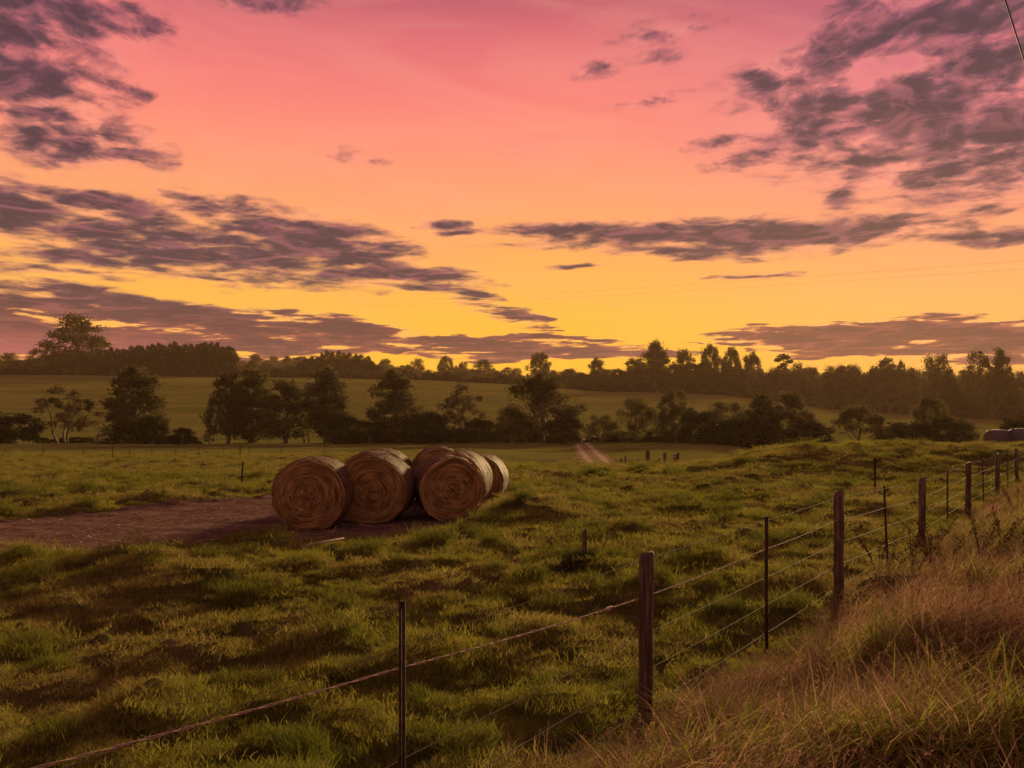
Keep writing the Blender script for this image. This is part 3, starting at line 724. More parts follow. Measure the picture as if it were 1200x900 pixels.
        V, q = leaf_cards(np.array(C), np.array(Rr), 60, .12, r, -.8, 3.2, .1)
        mat = M['pine']
    elif kind == 'palmy':           # tall thin trunk with a small tuft
        Ht = 10.; mb.tube([(0, 0, 0), (.1, .1, 4), (-.1, 0, 7), (.15, 0, 9.2)], [.2, .14, .1, .05], 7)
        for (c, s) in (((.15, 0, 9.3), .9), ((.9, .3, 8.6), .6), ((-.8, -.2, 8.3), .6), ((.2, -.6, 7.7), .5), ((-.3, .6, 9.0), .6), ((.7, 0, 7.2), .35)):
            cents.append(c); rads.append((s, s, s * .6)); mb.tube([(0, 0, 6.6), ((c[0]) * .6, c[1] * .6, (6.6 + c[2]) / 2), c], [.08, .05, .02], 5)
        V, q = leaf_cards(np.array(cents, float), np.array(rads), 220, .16, r, .6)
    elif kind == 'bare':            # leafless fallen/dead branchwork
        Ht = 4.
        for k in range(7):
            a = r.uniform(-.6, .9); L_ = r.uniform(3, 5.5)
            e = np.array([L_ * math.cos(a) * .9, r.normal(0, .8), L_ * abs(math.sin(a)) * .8 + .6]); tt = np.linspace(0, 1, 7)[:, None]
            P = e * tt + np.array([0, 0, .6]) * np.sin(tt * 3.1) + r.normal(0, .08, (7, 3)); mb.tube(P, np.linspace(.14, .02, 7), 5)
            for j in range(5):
                s = P[r.integers(2, 7)]; ee = s + np.array([r.uniform(.2, 1.2), r.normal(0, .4), r.uniform(-.2, 1.)]); mb.tube([s, (s + ee) / 2 + r.normal(0, .08, 3), ee], [.04, .025, .01], 4); cents.append(ee); rads.append((.3, .3, .2))
        V, q = leaf_cards(np.array(cents), np.array(rads), 16, .12, r, .3); mat = M['gumpale']
    tm = mb.build(kind + '_trunk', [M['bark']], True)
    cm = mesh_np(kind + '_crown', V, q, [mat])
    w = np.percentile(np.hypot(V[:, 0], V[:, 1]), 93) * 2; h = np.percentile(V[:, 2], 99)
    return dict(trunk=tm, crown=cm, w=w, h=h)

PROTO = {}
def proto(kind, v=0):
    if (kind, v) not in PROTO: PROTO[(kind, v)] = tree_proto(kind, 100 + v * 13 + len(kind))
    return PROTO[(kind, v)]

def tree(kind, v, px, top, wpx, d, label, cat='tree', name='gum_tree', group=None, base=None, pz=None):
    P = proto(kind, v)
    x = (px - 600) / F * d; z = Hp(x, d) - .05
    h = CZ + (480 - top) / F * d - z; w = wpx / F * d
    o = thing(name, label, cat, (x, d, z), RNG.uniform(0, 6.28), group)
    sx = w / P['w']; o.scale = (sx, sx, h / P['h'])
    link('trunk', P['trunk'], o); link('crown', P['crown'], o)
    return o

def build_trees():
    G = 'trees and bushes along the gully'
    T = lambda *a, **k: tree(*a, group=G, **k)
    T('bush', 0, 18, 486, 62, 112, 'low dense dark bush at the left edge of the gully tree line', cat='bush', name='round_bush')
    T('wispy', 0, 76, 455, 66, 116, 'sparse pale multi-stemmed tree beside the dense bush at the left edge', name='gum_tree')
    T('bare', 0, 112, 503, 40, 114, 'bare spreading branches low beside the sparse pale tree', cat='shrub', name='bare_shrub')
    T('tallgum', 0, 158, 433, 62, 116, 'tall narrow leafy tree standing apart on the left with a bush at its foot')
    T('bush', 1, 178, 488, 36, 114, 'dark bush at the foot of the tall narrow tree standing apart', cat='bush', name='round_bush')
    T('bush', 0, 213, 502, 32, 111, 'small lone dark round bush between the tall narrow tree and the grove', cat='bush', name='round_bush')
    T('wispy', 1, 245, 499, 14, 112, 'tiny sapling just left of the grove of gums', cat='sapling', name='sapling')
    T('gum', 0, 268, 440, 54, 118, 'gum on the left side of the grove, its crown leaning over open grass')
    T('tallgum', 1, 296, 436, 56, 121, 'tallest leafy gum in the left half of the grove behind the hay bales')
    T('gum', 1, 335, 447, 66, 117, 'broad gum in the middle of the grove behind the front hay bale')
    T('wispy', 2, 362, 452, 50, 122, 'thin open gum between the broad and the high-crowned gums of the grove')
    T('tallgum', 2, 383, 434, 52, 118, 'high-crowned gum at the right end of the grove above the bales')
    T('bush', 1, 405, 487, 40, 115, 'dark bush at the right end of the grove, left of the pointed gum', cat='bush', name='round_bush')
    T('tallgum', 0, 463, 436, 60, 118, 'pointed tall gum rising alone above low bushes, behind the hay bales')
    T('bush', 0, 432, 494, 44, 115, 'low bush at the left foot of the pointed tall gum', cat='bush', name='round_bush')
    T('bush', 1, 502, 484, 60, 115, 'wide low bush on the right side of the pointed tall gum', cat='bush', name='round_bush')
    T('wispy', 0, 541, 452, 56, 120, 'sparse gum with a detached top sprig between the pointed gum and the biggest one')
    T('bush', 0, 560, 492, 50, 116, 'low bush under the sparse gum left of the biggest tree', cat='bush', name='round_bush')
    T('gum', 2, 634, 441, 92, 119, 'biggest tree of the gully row, broad and pyramidal, just left of the gravel lane')
    T('round', 0, 598, 478, 46, 117, 'smaller leafy tree tucked against the left side of the biggest gum', cat='tree', name='round_tree')
    T('bush', 1, 663, 490, 40, 116, 'bush at the right foot of the biggest gum beside the lane', cat='bush', name='round_bush')
    T('round', 1, 704, 487, 42, 119, 'low round tree just right of the gravel lane', name='round_tree')
    T('round', 0, 746, 467, 48, 119, 'dense round-topped tree second to the right of the gravel lane', name='round_tree')
    T('gum', 0, 791, 460, 46, 119, 'slim gum with several bare stems above the yard fence')
    T('bush', 0, 820, 484, 40, 117, 'bush to the right of the slim several-stemmed gum', cat='bush', name='round_bush')
    T('round', 1, 852, 472, 56, 120, 'wide leafy tree left of the tree with the sloping right side', name='round_tree')
    T('tallgum', 1, 893, 464, 44, 120, 'upright gum in the middle of the thick clump right of the yard fence')
    T('gum', 1, 925, 461, 58, 119, 'gum whose crown slopes down to the right at the end of the thick clump')
    T('bush', 1, 868, 492, 62, 116, 'broad bush under the wide leafy tree above the short rail fence', cat='bush', name='round_bush')
    T('bush', 0, 945, 494, 52, 116, 'bush under the sloping crown at the right end of the thick clump', cat='bush', name='round_bush')
    T('dome', 0, 1006, 476, 64, 116, 'umbrella-shaped tree with its trunk showing, alone on the right behind the brow', name='dome_tree')
    T('dome', 1, 1091, 466, 46, 117, 'small-headed gum sticking up out of the dark thicket on the right')
    T('bush', 1, 1062, 496, 66, 114, 'left half of the dark thicket on the right, under the small-headed gum', cat='bush', name='round_bush')
    T('bush', 0, 1112, 493, 64, 113, 'right half of the dark thicket on the right, nearest the wrapped bales', cat='bush', name='round_bush')
    T('bush', 1, 1188, 492, 40, 110, 'low bush behind the wrapped grey bales', cat='bush', name='round_bush')
    T('bush', 1, -60, 490, 80, 113, 'low bush out beyond the left end of the gully row', cat='bush', name='round_bush')
    # ridge
    G2 = 'trees along the ridge'
    def R(*a, **k):
        return tree(*a, group=G2, **k)
    R('round', 0, 6, 414, 34, 360, 'bushy tree at the left end of the ridge', name='round_tree')
    R('round', 1, 44, 409, 24, 365, 'small dark ball-topped tree between the ridge end and the big gum', name='round_tree')
    R('gum', 1, 90, 371, 66, 358, 'biggest gum on the ridge, towering beside the pine windbreak', name='gum_tree')
    R('round', 1, 74, 416, 40, 356, 'leafy undergrowth tree at the left foot of the towering ridge gum', name='round_tree')
    R('round', 0, 112, 412, 40, 356, 'leafy undergrowth tree at the right foot of the towering ridge gum', name='round_tree')
    R('gum', 2, 299, 416, 22, 520, 'small hazy tree just right of the pine windbreak')
    R('tallgum', 0, 337, 418, 12, 520, 'thin hazy spire-like tree right of the pine windbreak')
    R('dome', 0, 452, 421, 18, 520, 'small flat-headed tree right of the dark ridge clump')
    R('round', 0, 487, 421, 24, 480, 'loose tree on the skyline left of the round-headed one', name='round_tree')
    R('dome', 1, 523, 418, 22, 470, 'round-headed tree on the skyline above the sparse gum', name='dome_tree')
    R('gum', 0, 543, 425, 16, 480, 'small open tree between the round-headed and the double-topped skyline trees')
    R('gum', 1, 566, 422, 32, 480, 'double-topped skyline tree above the gap left of the biggest gully gum')
    R('dome', 0, 633, 414, 30, 400, 'umbrella-crowned skyline tree standing right above the biggest gully gum', name='dome_tree')
    R('gum', 2, 700, 421, 26, 420, 'open leafy skyline tree above the gravel lane')
    R('gum', 0, 745, 421, 36, 390, 'low spreading skyline tree left of the tallest gums')
    R('tallgum', 2, 768, 402, 32, 380, 'tallest leafy gum in the right-hand wood')
    R('gum', 1, 800, 411, 34, 382, 'wide ragged gum right beside the tallest in the right-hand wood')
    R('dome', 1, 832, 405, 30, 380, 'flat-topped gum with an arching crown in the middle of the right-hand wood')
    R('dome', 0, 857, 408, 26, 382, 'gum with a narrow umbrella head next to the arching one')
    R('gum', 2, 880, 415, 28, 384, 'shorter ragged gum at the right end of the tall skyline gums')
    R('palmy', 0, 919, 415, 18, 384, 'thin bare-stemmed tree with a small tuft on top', name='slender_tree')
    R('round', 0, 939, 427, 30, 384, 'rounded tree right of the thin tufted tree', name='round_tree')
    R('palmy', 1, 1040, 420, 20, 400, 'pair-headed thin tree above the low right-hand wood', name='slender_tree')
    R('dome', 1, 1056, 424, 16, 400, 'little flat-headed tree beside the pair-headed thin one')
    R('round', 1, 1097, 417, 42, 345, 'big dense round tree on the right skyline', name='round_tree')
    R('gum', 0, 1146, 414, 36, 330, 'leafy gum left of the last tall gum on the right skyline')
    R('tallgum', 1, 1173, 412, 28, 330, 'last tall gum on the right skyline, near the edge')
    R('round', 0, 1165, 444, 60, 318, 'dark rounded tree below the last tall gums on the right', name='round_tree')
    R('round', 1, 1105, 446, 52, 322, 'dark rounded tree below the big dense round one', name='round_tree')
    R('dome', 0, 1043, 451, 46, 326, 'pale domed tree on the lower edge of the right-hand wood', name='dome_tree')
    # pine windbreak
    k = 0
    for px in np.arange(118, 276, 6.2):
        tp = np.interp(px, [118, 150, 180, 240, 262, 276], [411, 409, 405, 404, 406, 411]) + random.uniform(-2.5, 2.5)
        tree('pine', k % 2, px + random.uniform(-1.5, 1.5), tp, 17 * random.uniform(.85, 1.2), 362 + random.uniform(-5, 7), 'dark pine in the dense straight windbreak on the left ridge', name='pine_tree', group='pines of the windbreak'); k += 1
    for px in np.arange(352, 444, 6.5):
        tp = np.interp(px, [345, 365, 385, 400, 425, 444], [428, 419, 414, 414, 418, 428]) + random.uniform(-2, 2)
        tree('pine', k % 2, px + random.uniform(-1.5, 1.5), tp, 18 * random.uniform(.85, 1.2), 425 + random.uniform(-6, 8), 'dark pine in the rounded clump at the middle of the left ridge', name='pine_tree', group='pines of the ridge clump'); k += 1

def build_woods():
    r = np.random.default_rng(77)
    protos = [('round', 0), ('round', 1), ('gum', 0), ('gum', 1), ('dome', 0), ('tallgum', 1)]
    ms = []; dims = []
    for kk in protos:
        P = proto(*kk); a = P['trunk']; b = P['crown']
        va = np.empty(len(a.vertices) * 3); a.vertices.foreach_get('co', va); vb = np.empty(len(b.vertices) * 3); b.vertices.foreach_get('co', vb)
        fa = [list(p.vertices) for p in a.polygons]; q = np.array([f for f in fa if len(f) == 4])
        fb = np.arange(len(vb) // 3).reshape(-1, 4) + len(va) // 3
        V = np.vstack([va.reshape(-1, 3), vb.reshape(-1, 3)])
        ms.append(mesh_np('wood_tree', V, [np.vstack([q, fb])], [M['bark'], M['gum']], np.concatenate([np.zeros(len(q)), np.ones(len(fb))])))
        dims.append((P['w'], P['h']))
    c = lib('wood_trees', ms)
    pts, rot, scl, idx = [], [], [], []
    def put(px, top, wpx, d):
        i = r.integers(0, len(ms)); x = (px - 600) / F * d; z = Hp(x, d) - .1
        h = max(3., CZ + (480 - top) / F * d - z); s = wpx / F * d / dims[i][0]
        pts.append((x, d, z)); rot.append((0, 0, r.uniform(0, 6.28))); scl.append((s, s, h / dims[i][1])); idx.append(i)
    # skyline of the woods: px -> top
    top = ([-250, 0, 60, 120, 275, 300, 345, 440, 470, 520, 600, 680, 730, 760, 800, 860, 900, 960, 1020, 1080, 1130, 1190, 1450],
           [424, 424, 420, 428, 428, 426, 428, 431, 431, 431, 435, 437, 436, 430, 428, 429, 432, 433, 432, 433, 437, 440, 436])
    for px in np.arange(-240, 1450, 9.):
        if 118 < px < 270: continue
        for row in range(2):
            p = px + r.uniform(-6, 6); d = (372 + 22 * row + r.uniform(-8, 12)) if p > 640 or p < 110 else (430 + 60 * row + r.uniform(-12, 12))
            tp = np.interp(p, *top) + r.uniform(-4, 9)
            put(p, tp, r.uniform(18, 34) * (375 / d), d)
    # lower fringe of the right-hand wood coming down the slope
    for px in np.arange(700, 1420, 11.):
        for tt in (0, 1):
            p = px + r.uniform(-6, 6)
            if tt and p < 960: continue
            put(p, np.interp(p, [690, 760, 880, 1000, 1100, 1200, 1400], [447, 440, 440, 446, 452, 455, 455]) + r.uniform(-6, 6) + tt * 14, r.uniform(16, 30), 362 - 14 * tt + r.uniform(-5, 5))
    # hazy hill far behind
    for k in range(170):
        p = r.uniform(240, 720); d = r.uniform(600, 760); x = (p - 600) / F * d
        z = Hp(x, d); pts.append((x, d, z)); i = r.integers(0, len(ms)); s = r.uniform(.8, 1.3)
        rot.append((0, 0, r.uniform(0, 6.28))); scl.append((s * 1.3, s * 1.3, s * .85)); idx.append(i)
    scatter('woods', pts, rot, scl, idx, c)
    # low scrub at the foot of the gully row
    bs = []
    bd = []
    for v in (0, 1):
        P = proto('bush', v); bs.append(P['crown']); bd.append((P['w'], P['h']))
    c = lib('gully_scrub', bs)
    pts, rot, scl, idx = [], [], [], []
    for px in np.arange(398, 965, 6.):
        p = px + r.uniform(-3, 3)
        if 668 < p < 694 or r.uniform() < .2: continue
        d = 122 + r.uniform(-2, 5); i = int(r.integers(0, 2)); x = (p - 600) / F * d; z = Hp(x, d) - .3
        h = CZ - (np.interp(p, [400, 470, 600, 700, 960], [504, 499, 505, 507, 501]) + r.uniform(-5, 9) - 480) / F * d - z; w = r.uniform(18, 30) / F * d / bd[i][0]
        pts.append((x, d, z)); rot.append((0, 0, r.uniform(0, 6.28))); scl.append((w, w, h / bd[i][1])); idx.append(i)
    for p in list(np.arange(50, 240, 13.)) + list(np.arange(965, 1060, 12.)):
        d = 116 + r.uniform(-1, 4); i = int(r.integers(0, 2)); x = (p - 600) / F * d; z = Hp(x, d) - .2; s = r.uniform(.25, .5)
        pts.append((x, d, z)); rot.append((0, 0, r.uniform(0, 6.28))); scl.append((s, s, s * .6)); idx.append(i)
    for px in np.arange(-220, 1420, 5.5):
        p = px + r.uniform(-3, 3); d = 357 + r.uniform(-4, 6); i = int(r.integers(0, 2)); x = (p - 600) / F * d; z = Hp(x, d) - .4; s = r.uniform(.7, 1.3)
        if p > 660 and r.uniform() < .35: continue
        pts.append((x, d, z)); rot.append((0, 0, r.uniform(0, 6.28))); scl.append((s, s, s * r.uniform(.5, 1.))); idx.append(i)
    scatter('undergrowth', pts, rot, scl, idx, c)

# ------------------------------------------------------------------ hay bales
def bale_meshes(seed, dia=1.3, L=1.2):
    r = np.random.default_rng(seed)
    R0 = dia / 2; cz = .64; n = 72
    th = np.linspace(0, 2 * np.pi, n, endpoint=False)
    ph = r.uniform(0, 6.28, 6)
    prof = 1 + .016 * np.sin(2 * th + ph[0]) + .010 * np.sin(3 * th + ph[1]) + .006 * np.sin(7 * th + ph[2])
    def ring(rad, y, sag=.0):
        x = rad * prof * np.cos(th) * 1.015; z = rad * prof * np.sin(th) * .985 + cz
        lowz = cz - R0 + .035                         # the bale sits flat on its underside
        z = np.where(z < lowz + .07, lowz + .35 * (z - lowz - .07) + .0455, z) if rad > R0 * .9 else z
        return np.stack([x, y + np.zeros(n), z], -1)
    core = MB()
    fr = np.array([.015, .06, .11, .16, .21, .26, .31, .36, .41, .46, .51, .56, .60, .63, .645]) * R0 / .65
    for sgn in (-1, 1):
        rows = []
        for k, rad in enumerate(fr):
            bul = .035 * (1 - (rad / R0) ** 2) + .012 * math.sin(rad * 60 + ph[3])
            rg = ring(rad, sgn * (L / 2 + bul - (.03 if k == len(fr) - 1 else 0)))
            rg[:, 1] += sgn * (  .026 * perlin(np.full(n, rad * 26), th * 2.2, seed + sgn) + .014 * r.normal(0, 1, n) * (.4 + rad))
            rows.append(rg)
        rows.append(ring(R0 * .985, sgn * (L / 2 - .055)))
        V = np.vstack(rows); m = len(rows)
        i = np.arange(m - 1)[:, None] * n; j = np.arange(n)[None]
        q = np.stack([i + j, i + (j + 1) % n, i + n + (j + 1) % n, i + n + j], -1).reshape(-1, 4)
        core.add(V, q if sgn > 0 else q[:, ::-1])
        c = np.vstack([rows[0], rows[0].mean(0)[None]]); t = np.stack([np.full(n, n), np.arange(n), (np.arange(n) + 1) % n], -1)
        core.add(c, t if sgn > 0 else t[:, ::-1])
        # loose stalks lying along the windings and sticking out of the rim
        for k in range(1700):
            a = r.uniform(0, 6.28); rad = R0 * math.sqrt(r.uniform(.02, 1)); l = r.uniform(.04, .14)
            if rad > R0 * .9: l *= 1.1
            p = np.array([rad * math.cos(a), sgn * (L / 2 + .025 * (1 - (rad / R0) ** 2) + .012), cz + rad * math.sin(a)])
            if p[2] < cz - R0 + .06: continue
            t_ = np.array([-math.sin(a), 0, math.cos(a)]); o_ = np.array([math.cos(a), 0, math.sin(a)]); y_ = np.array([0, sgn, 0])
            dv = t_ * r.uniform(.5, 1) + o_ * r.normal(0, .3) + y_ * abs(r.normal(0, .25)); dv *= l / np.linalg.norm(dv)
            w_ = o_ * r.uniform(.002, .0045)
            core.add([p - w_, p + w_, p + dv + w_ * .6, p + dv - w_ * .6], [[0, 1, 2, 3]])
    cm = core.build('straw_core', [M['straw']])
    wr = MB(); ys = np.linspace(-L / 2 + .03, L / 2 - .03, 15); rows = []
    for y in ys:
        bulge = .012 * math.cos(y / L * math.pi)
        rg = ring(R0 + bulge + .004 * math.sin(y * 40 + ph[4]), y)
        nz = .026 * perlin(th * 1.6 + seed, np.full(n, y * 9), seed + 3) + .014 * perlin(th * 6, np.full(n, y * 22), seed + 4)
        rg[:, 0] += nz * np.cos(th); rg[:, 2] += nz * np.sin(th) * (np.sin(th) > -.8)
        rows.append(rg)
    V = np.vstack(rows); m = len(rows); i = np.arange(m - 1)[:, None] * n; j = np.arange(n)[None]
    wr.add(V, np.stack([i + j, i + n + j, i + n + (j + 1) % n, i + (j + 1) % n], -1).reshape(-1, 4)[:, ::-1])
    # ragged fringe of stalks along both rims and across the top
    for k in range(1500):
        a = r.uniform(-.3, 3.44); y = r.choice([-1, 1]) * L / 2 * r.uniform(.85, 1.0) if k % 3 else r.uniform(-L / 2, L / 2)
        o_ = np.array([math.cos(a), 0, math.sin(a)]); t_ = np.array([-math.sin(a), 0, math.cos(a)])
        p = np.array([0, y, cz]) + o_ * (R0 - .01); dv = o_ * r.uniform(.1, .8) + t_ * r.normal(0, .8) + np.array([0, r.normal(0, .7), 0]); dv *= r.uniform(.025, .10) / np.linalg.norm(dv)
        w_ = np.cross(dv, o_ + .1); w_ *= r.uniform(.0015, .003) / (np.linalg.norm(w_) + 1e-9)
        wr.add([p - w_, p + w_, p + dv + w_ * .5, p + dv - w_ * .5], [[0, 1, 2, 3]])
    wm = wr.build('net_wrap', [M['net']])
    wm.polygons.foreach_set('use_smooth', np.ones(len(wm.polygons), bool))
    return cm, wm

def build_bales():
    spec = [  # front-face centre px, depth, yaw deg (+ = rear goes right), diameter, label
        (361, 15.15, 0, 1.30, 'front left hay bale, the nearest one, with the whole round face showing'),
        (435, 15.98, 3, 1.30, 'middle hay bale of the front row, right beside the nearest one'),
        (530, 16.45, -13, 1.26, 'front hay bale at the right end of the row, its face turned outward'),
        (429, 17.6, 0, 1.28, 'hay bale mostly hidden behind the second front bale, only its dark top showing'),
        (443, 18.85, 2, 1.28, 'rear hay bale with a lit top seen between the second and third front bales'),
        (514, 19.4, -4, 1.32, 'rear hay bale whose pale top shows just above the turned front bale'),
        (529.5, 17.95, 9, 1.28, 'hay bale behind the turned front one, its pale banded side showing on the right'),
        (559, 20.7, 7, 1.26, 'last hay bale at the right end of the stack, beside the grassy hump'),
    ]
    meshes = [bale_meshes(k + 1) for k in range(4)]
    for k, (px, d, yaw, dia, lab) in enumerate(spec):
        y = math.radians(yaw); ax = np.array([math.sin(y), math.cos(y)])
        x0 = (px - 600) / F * d; c = np.array([x0, d]) + ax * .6
        z = Hp(c[0], c[1])
        o = thing('hay_bale', lab, 'hay bale', (c[0], c[1], z - .012 * 1), -y, 'hay bales stacked on the dirt')
        s = dia / 1.3; o.scale = (s, 1, s)
        cm, wm = meshes[k % 4]
        link('straw_core', cm, o); link('net_wrap', wm, o)
    # wrapped bales beyond the brow on the right
    for k, (px0, px1, lab) in enumerate(((1158, 1181.5, 'grey plastic-wrapped bale lying side-on behind the brow, left one of the two'), (1184.5, 1212, 'grey plastic-wrapped bale cut off by the right picture edge'))):
        d = 47.5 - .5 * k; L = (px1 - px0) / F * d; R0 = .62; x = ((px0 + px1) / 2 - 600) / F * d
        ztop = CZ - (503.5 - 1.5 * k - 480) / F * d; z0 = ztop - 2 * R0
        mb = MB(); n = 40
        ys = np.array([-.5, -.5, -.48, -.44, -.25, 0, .25, .44, .48, .5, .5]) * L; rr = np.array([.02, .74, .88, .96, 1.0, 1.01, 1.0, .96, .88, .74, .02]) * R0
        P = np.stack([ys + np.array([-.002, 0, 0, 0, 0, 0, 0, 0, 0, 0, .002]), np.zeros(11), np.full(11, R0)], -1); mb.tube(P, rr, n, True)
        # wrinkled film
        me = mb.build('wrapped_bale', [M['wrap']], True)
        co = np.empty(len(me.vertices) * 3); me.vertices.foreach_get('co', co); co = co.reshape(-1, 3)
        co[:, 2] += .012 * perlin(co[:, 0] * 6, co[:, 1] * 6 + co[:, 2] * 3, 5 + k); me.vertices.foreach_set('co', co.ravel())
        o = link('wrapped_bale', me, loc=(x, d, z0)); o.rotation_euler = (0, 0, .04)
        tag(o, lab, 'wrapped bale', 'wrapped bales behind the brow')
        print('wrapped bale gap to ground', z0 - Hp(x, d))

# ------------------------------------------------------------------ fences
def post_mesh(h, r, seed, name='wooden_post'):
    rg = np.random.default_rng(seed); mb = MB()
    zs = np.array([-.15, 0, .2, .45, .7, .9, 1.]) * h; zs[0] = -.25
    rr = np.array([1.05, 1.04, 1.0, .99, .98, .98, .97]) * r
    P = np.stack([rg.normal(0, .003, 7), rg.normal(0, .003, 7), zs], -1)
    P = np.vstack([P, [[0, 0, h + .008], [0, 0, h + .012]]]); rr = np.concatenate([rr, [r * .86, r * .3]])
    mb.tube(P, rr, 14)
    me = mb.build(name, [M['wood']], True)
    co = np.empty(len(me.vertices) * 3); me.vertices.foreach_get('co', co); co = co.reshape(-1, 3)
    a = np.arctan2(co[:, 1], co[:, 0]); f = 1 + .07 * perlin(a * 2.2 + seed, co[:, 2] * 2, seed) + .03 * perlin(a * 6, co[:, 2] * 5, seed + 1)
    co[:, :2] *= f[:, None]; co[:, 2] += (co[:, 2] > h * .95) * .022 * (co[:, 0] / r)
    me.vertices.foreach_set('co', co.ravel()); return me

def picket_mesh(h, w=.027, name='steel_picket'):
    mb = MB(); t = .005
    for a in (math.pi / 2, math.pi / 2 + 2.094, math.pi / 2 + 4.189):
        mb.box((w / 4 * math.cos(a) * 1.15, w / 4 * math.sin(a) * 1.15, h / 2 - .15), (w / 2, t, h + .3), a)
    return mb.build(name, [M['steel']])

def sag_line(pts, sag, n=8):
    out = []
    for a, b in zip(pts[:-1], pts[1:]):
        a = np.array(a); b = np.array(b)
        for t in np.linspace(0, 1, n, endpoint=False):
            p = a + (b - a) * t; p[2] -= sag * 4 * t * (1 - t); out.append(p)
    out.append(np.array(pts[-1])); return np.array(out)

def build_fences():
    f = thing('wire_fence', 'roadside wire fence of round wooden posts and steel pickets along the grassy bank', 'fence', (0, 0, 0))
    tops = {-1: 1.0, 0: .79, 1: .905, 2: .885, 3: .885, 4: .95, 5: 1.02, 6: 1.02, 7: 1.0, 8: 1.02, 9: 1.03, 10: 1.05, 11: 1.08, 12: 1.08, 13: 1.1}
    lean = {1: (.006, 0), 3: (-.012, .01), 5: (.01, .0), 0: (.0, 0), 2: (.0, .0)}
    ztop = {}
    for k in range(-1, 14):
        x, y = fence_pt(k); top = CZ - tops[k]; g = Hp(x, y); ztop[k] = top
        if k % 2:
            h = max(top - g, .75); r = {1: .047, 3: .052, 5: .05, 7: .05, 9: .05}.get(k, .048)
            o = link('wooden_post', post_mesh(h, r, 20 + k), f, (x, y, top - h))
        else:
            h = max(top - g, .7); o = link('steel_picket', picket_mesh(h), f, (x, y, top - h))
        lx, ly = lean.get(k, (random.uniform(-.03, .03), random.uniform(-.03, .03))); o.rotation_euler = (lx, ly, random.uniform(0, 1.))
    # wires: depth below the post tops
    for wi, (dz, rad, m, nm) in enumerate(((.028, .0016, 'wire', 'wire'), (.262, .0045, 'rope', 'electric_rope'), (.497, .0021, 'wire', 'wire'), (.727, .0021, 'wire', 'wire'), (.962, .0022, 'wire', 'wire'))):
        pts = []
        for k in range(-1, 14):
            x, y = fence_pt(k); off = -.05 if k % 2 else -.02
            top = ztop[k] if k % 2 else (ztop[max(k - 1, -1)] + ztop[min(k + 1, 13)]) / 2
            zz = top - dz
            if wi == 1: zz = {-1: CZ - .93, 0: CZ - 1.066}.get(k, zz)
            zz = max(zz, Hp(x, y) + .06 + .05 * (4 - wi))
            pts.append((x + off * .811, y - off * -.585, zz))
        P = sag_line(pts, .012 if wi == 1 else .006)
        if wi == 1:
            mb = MB(); ss = np.concatenate([[0], np.cumsum(np.linalg.norm(np.diff(P, axis=0), axis=1))])
            fine = np.arange(0, ss[-1], .012); Q = np.stack([np.interp(fine, ss, P[:, c]) for c in range(3)], -1)
            for s_ in (0, math.pi):
                ph = fine / .22 * 2 * math.pi + s_
                Q2 = Q + np.stack([-.585 * np.cos(ph) * .003, .811 * np.cos(ph) * .003, np.sin(ph) * .003], -1); mb.tube(Q2, .0026, 5)
            q = Q[np.argmin(abs(Q[:, 1] - 4.95))]; mb.tube([q - (.03, .04, .004), q, q + (.03, .04, .004)], [.004, .014, .004], 7)
            link(nm, mb.build(nm, [M[m]], True), f)['label'] = 'pale thick twisted electric rope'
        else:
            mb = MB(); mb.tube(P, rad, 6)
            if wi == 0:        # barbs
                ss = np.concatenate([[0], np.cumsum(np.linalg.norm(np.diff(P, axis=0), axis=1))])
                for t in np.arange(.1, min(ss[-1], 22), .14):
                    c = np.array([np.interp(t, ss, P[:, cc]) for cc in range(3)])
                    for dv in ((.4, .5, .8), (-.5, .3, -.8)): mb.tube([c - np.array(dv) * .012, c + np.array(dv) * .012], [.0012, .0006], 4, False)
            link(nm, mb.build(nm, [M[m]], True), f)
    # little posts standing in the paddock
    x, y = at(686, 0, 11.4)[:2]; z0 = Hp(x, y); o = link('short_post', post_mesh(max(.4, .53 - z0), .033, 60, 'short_post'), loc=(x, y, z0)); o.rotation_euler = (0, -.03, 0)
    tag(o, 'short dark wooden post standing in the paddock above a dark tussock', 'post')
    x, y = at(1025, 0, 23)[:2]; o = link('steel_stake', picket_mesh(.75, .07, 'steel_stake'), loc=(x, y, Hp(x, y))); tag(o, 'thin dark stake alone in the rough grass left of the roadside fence', 'stake')
    x, y = at(283, 0, 23.5)[:2]; o = link('steel_stake', picket_mesh(.62, .05, 'steel_stake'), loc=(x, y, Hp(x, y))); o.rotation_euler = (0, .08, 0); tag(o, 'thin leaning stake at the edge of the dirt track left of the bales', 'stake')
    x, y = at(281.5, 0, 55)[:2]; o = link('steel_stake', picket_mesh(.75, .08, 'steel_stake'), loc=(x, y, Hp(x, y))); tag(o, 'dark stake behind the leaning one, in the line of the far paddock fence', 'stake')
    # far paddock fence on the left
    pf = thing('paddock_fence', 'low thin fence of small stakes crossing the far side of the left paddock', 'fence', (0, 0, 0))
    line = [(px, np.interp(px, [-120, 20, 130, 300, 560], [58, 60, 52, 62, 70])) for px in (-120, -60, 6, 51, 98, 132, 152, 178, 206, 233, 262, 292, 330, 380)]
    w = []
    for i, (px, d) in enumerate(line):
        x = (px - 600) / F * d; z = Hp(x, d); hh = .82 if px in (51, 132) else .55
        w.append((x, d, z + .5)); link('stake', picket_mesh(hh, .05, 'stake'), pf, (x, d, z))
    for dz in (0, -.2):
        mb = MB(); mb.tube(sag_line([(a, b, c + dz) for a, b, c in w], .01, 3), .004, 4); link('wire', mb.build('wire', [M['wire']]), pf)
    # timber yard beside the lane
    yf = thing('yard_fence', 'dark timber yard fence of uneven posts and rails beside the gravel lane', 'fence', (0, 0, 0))
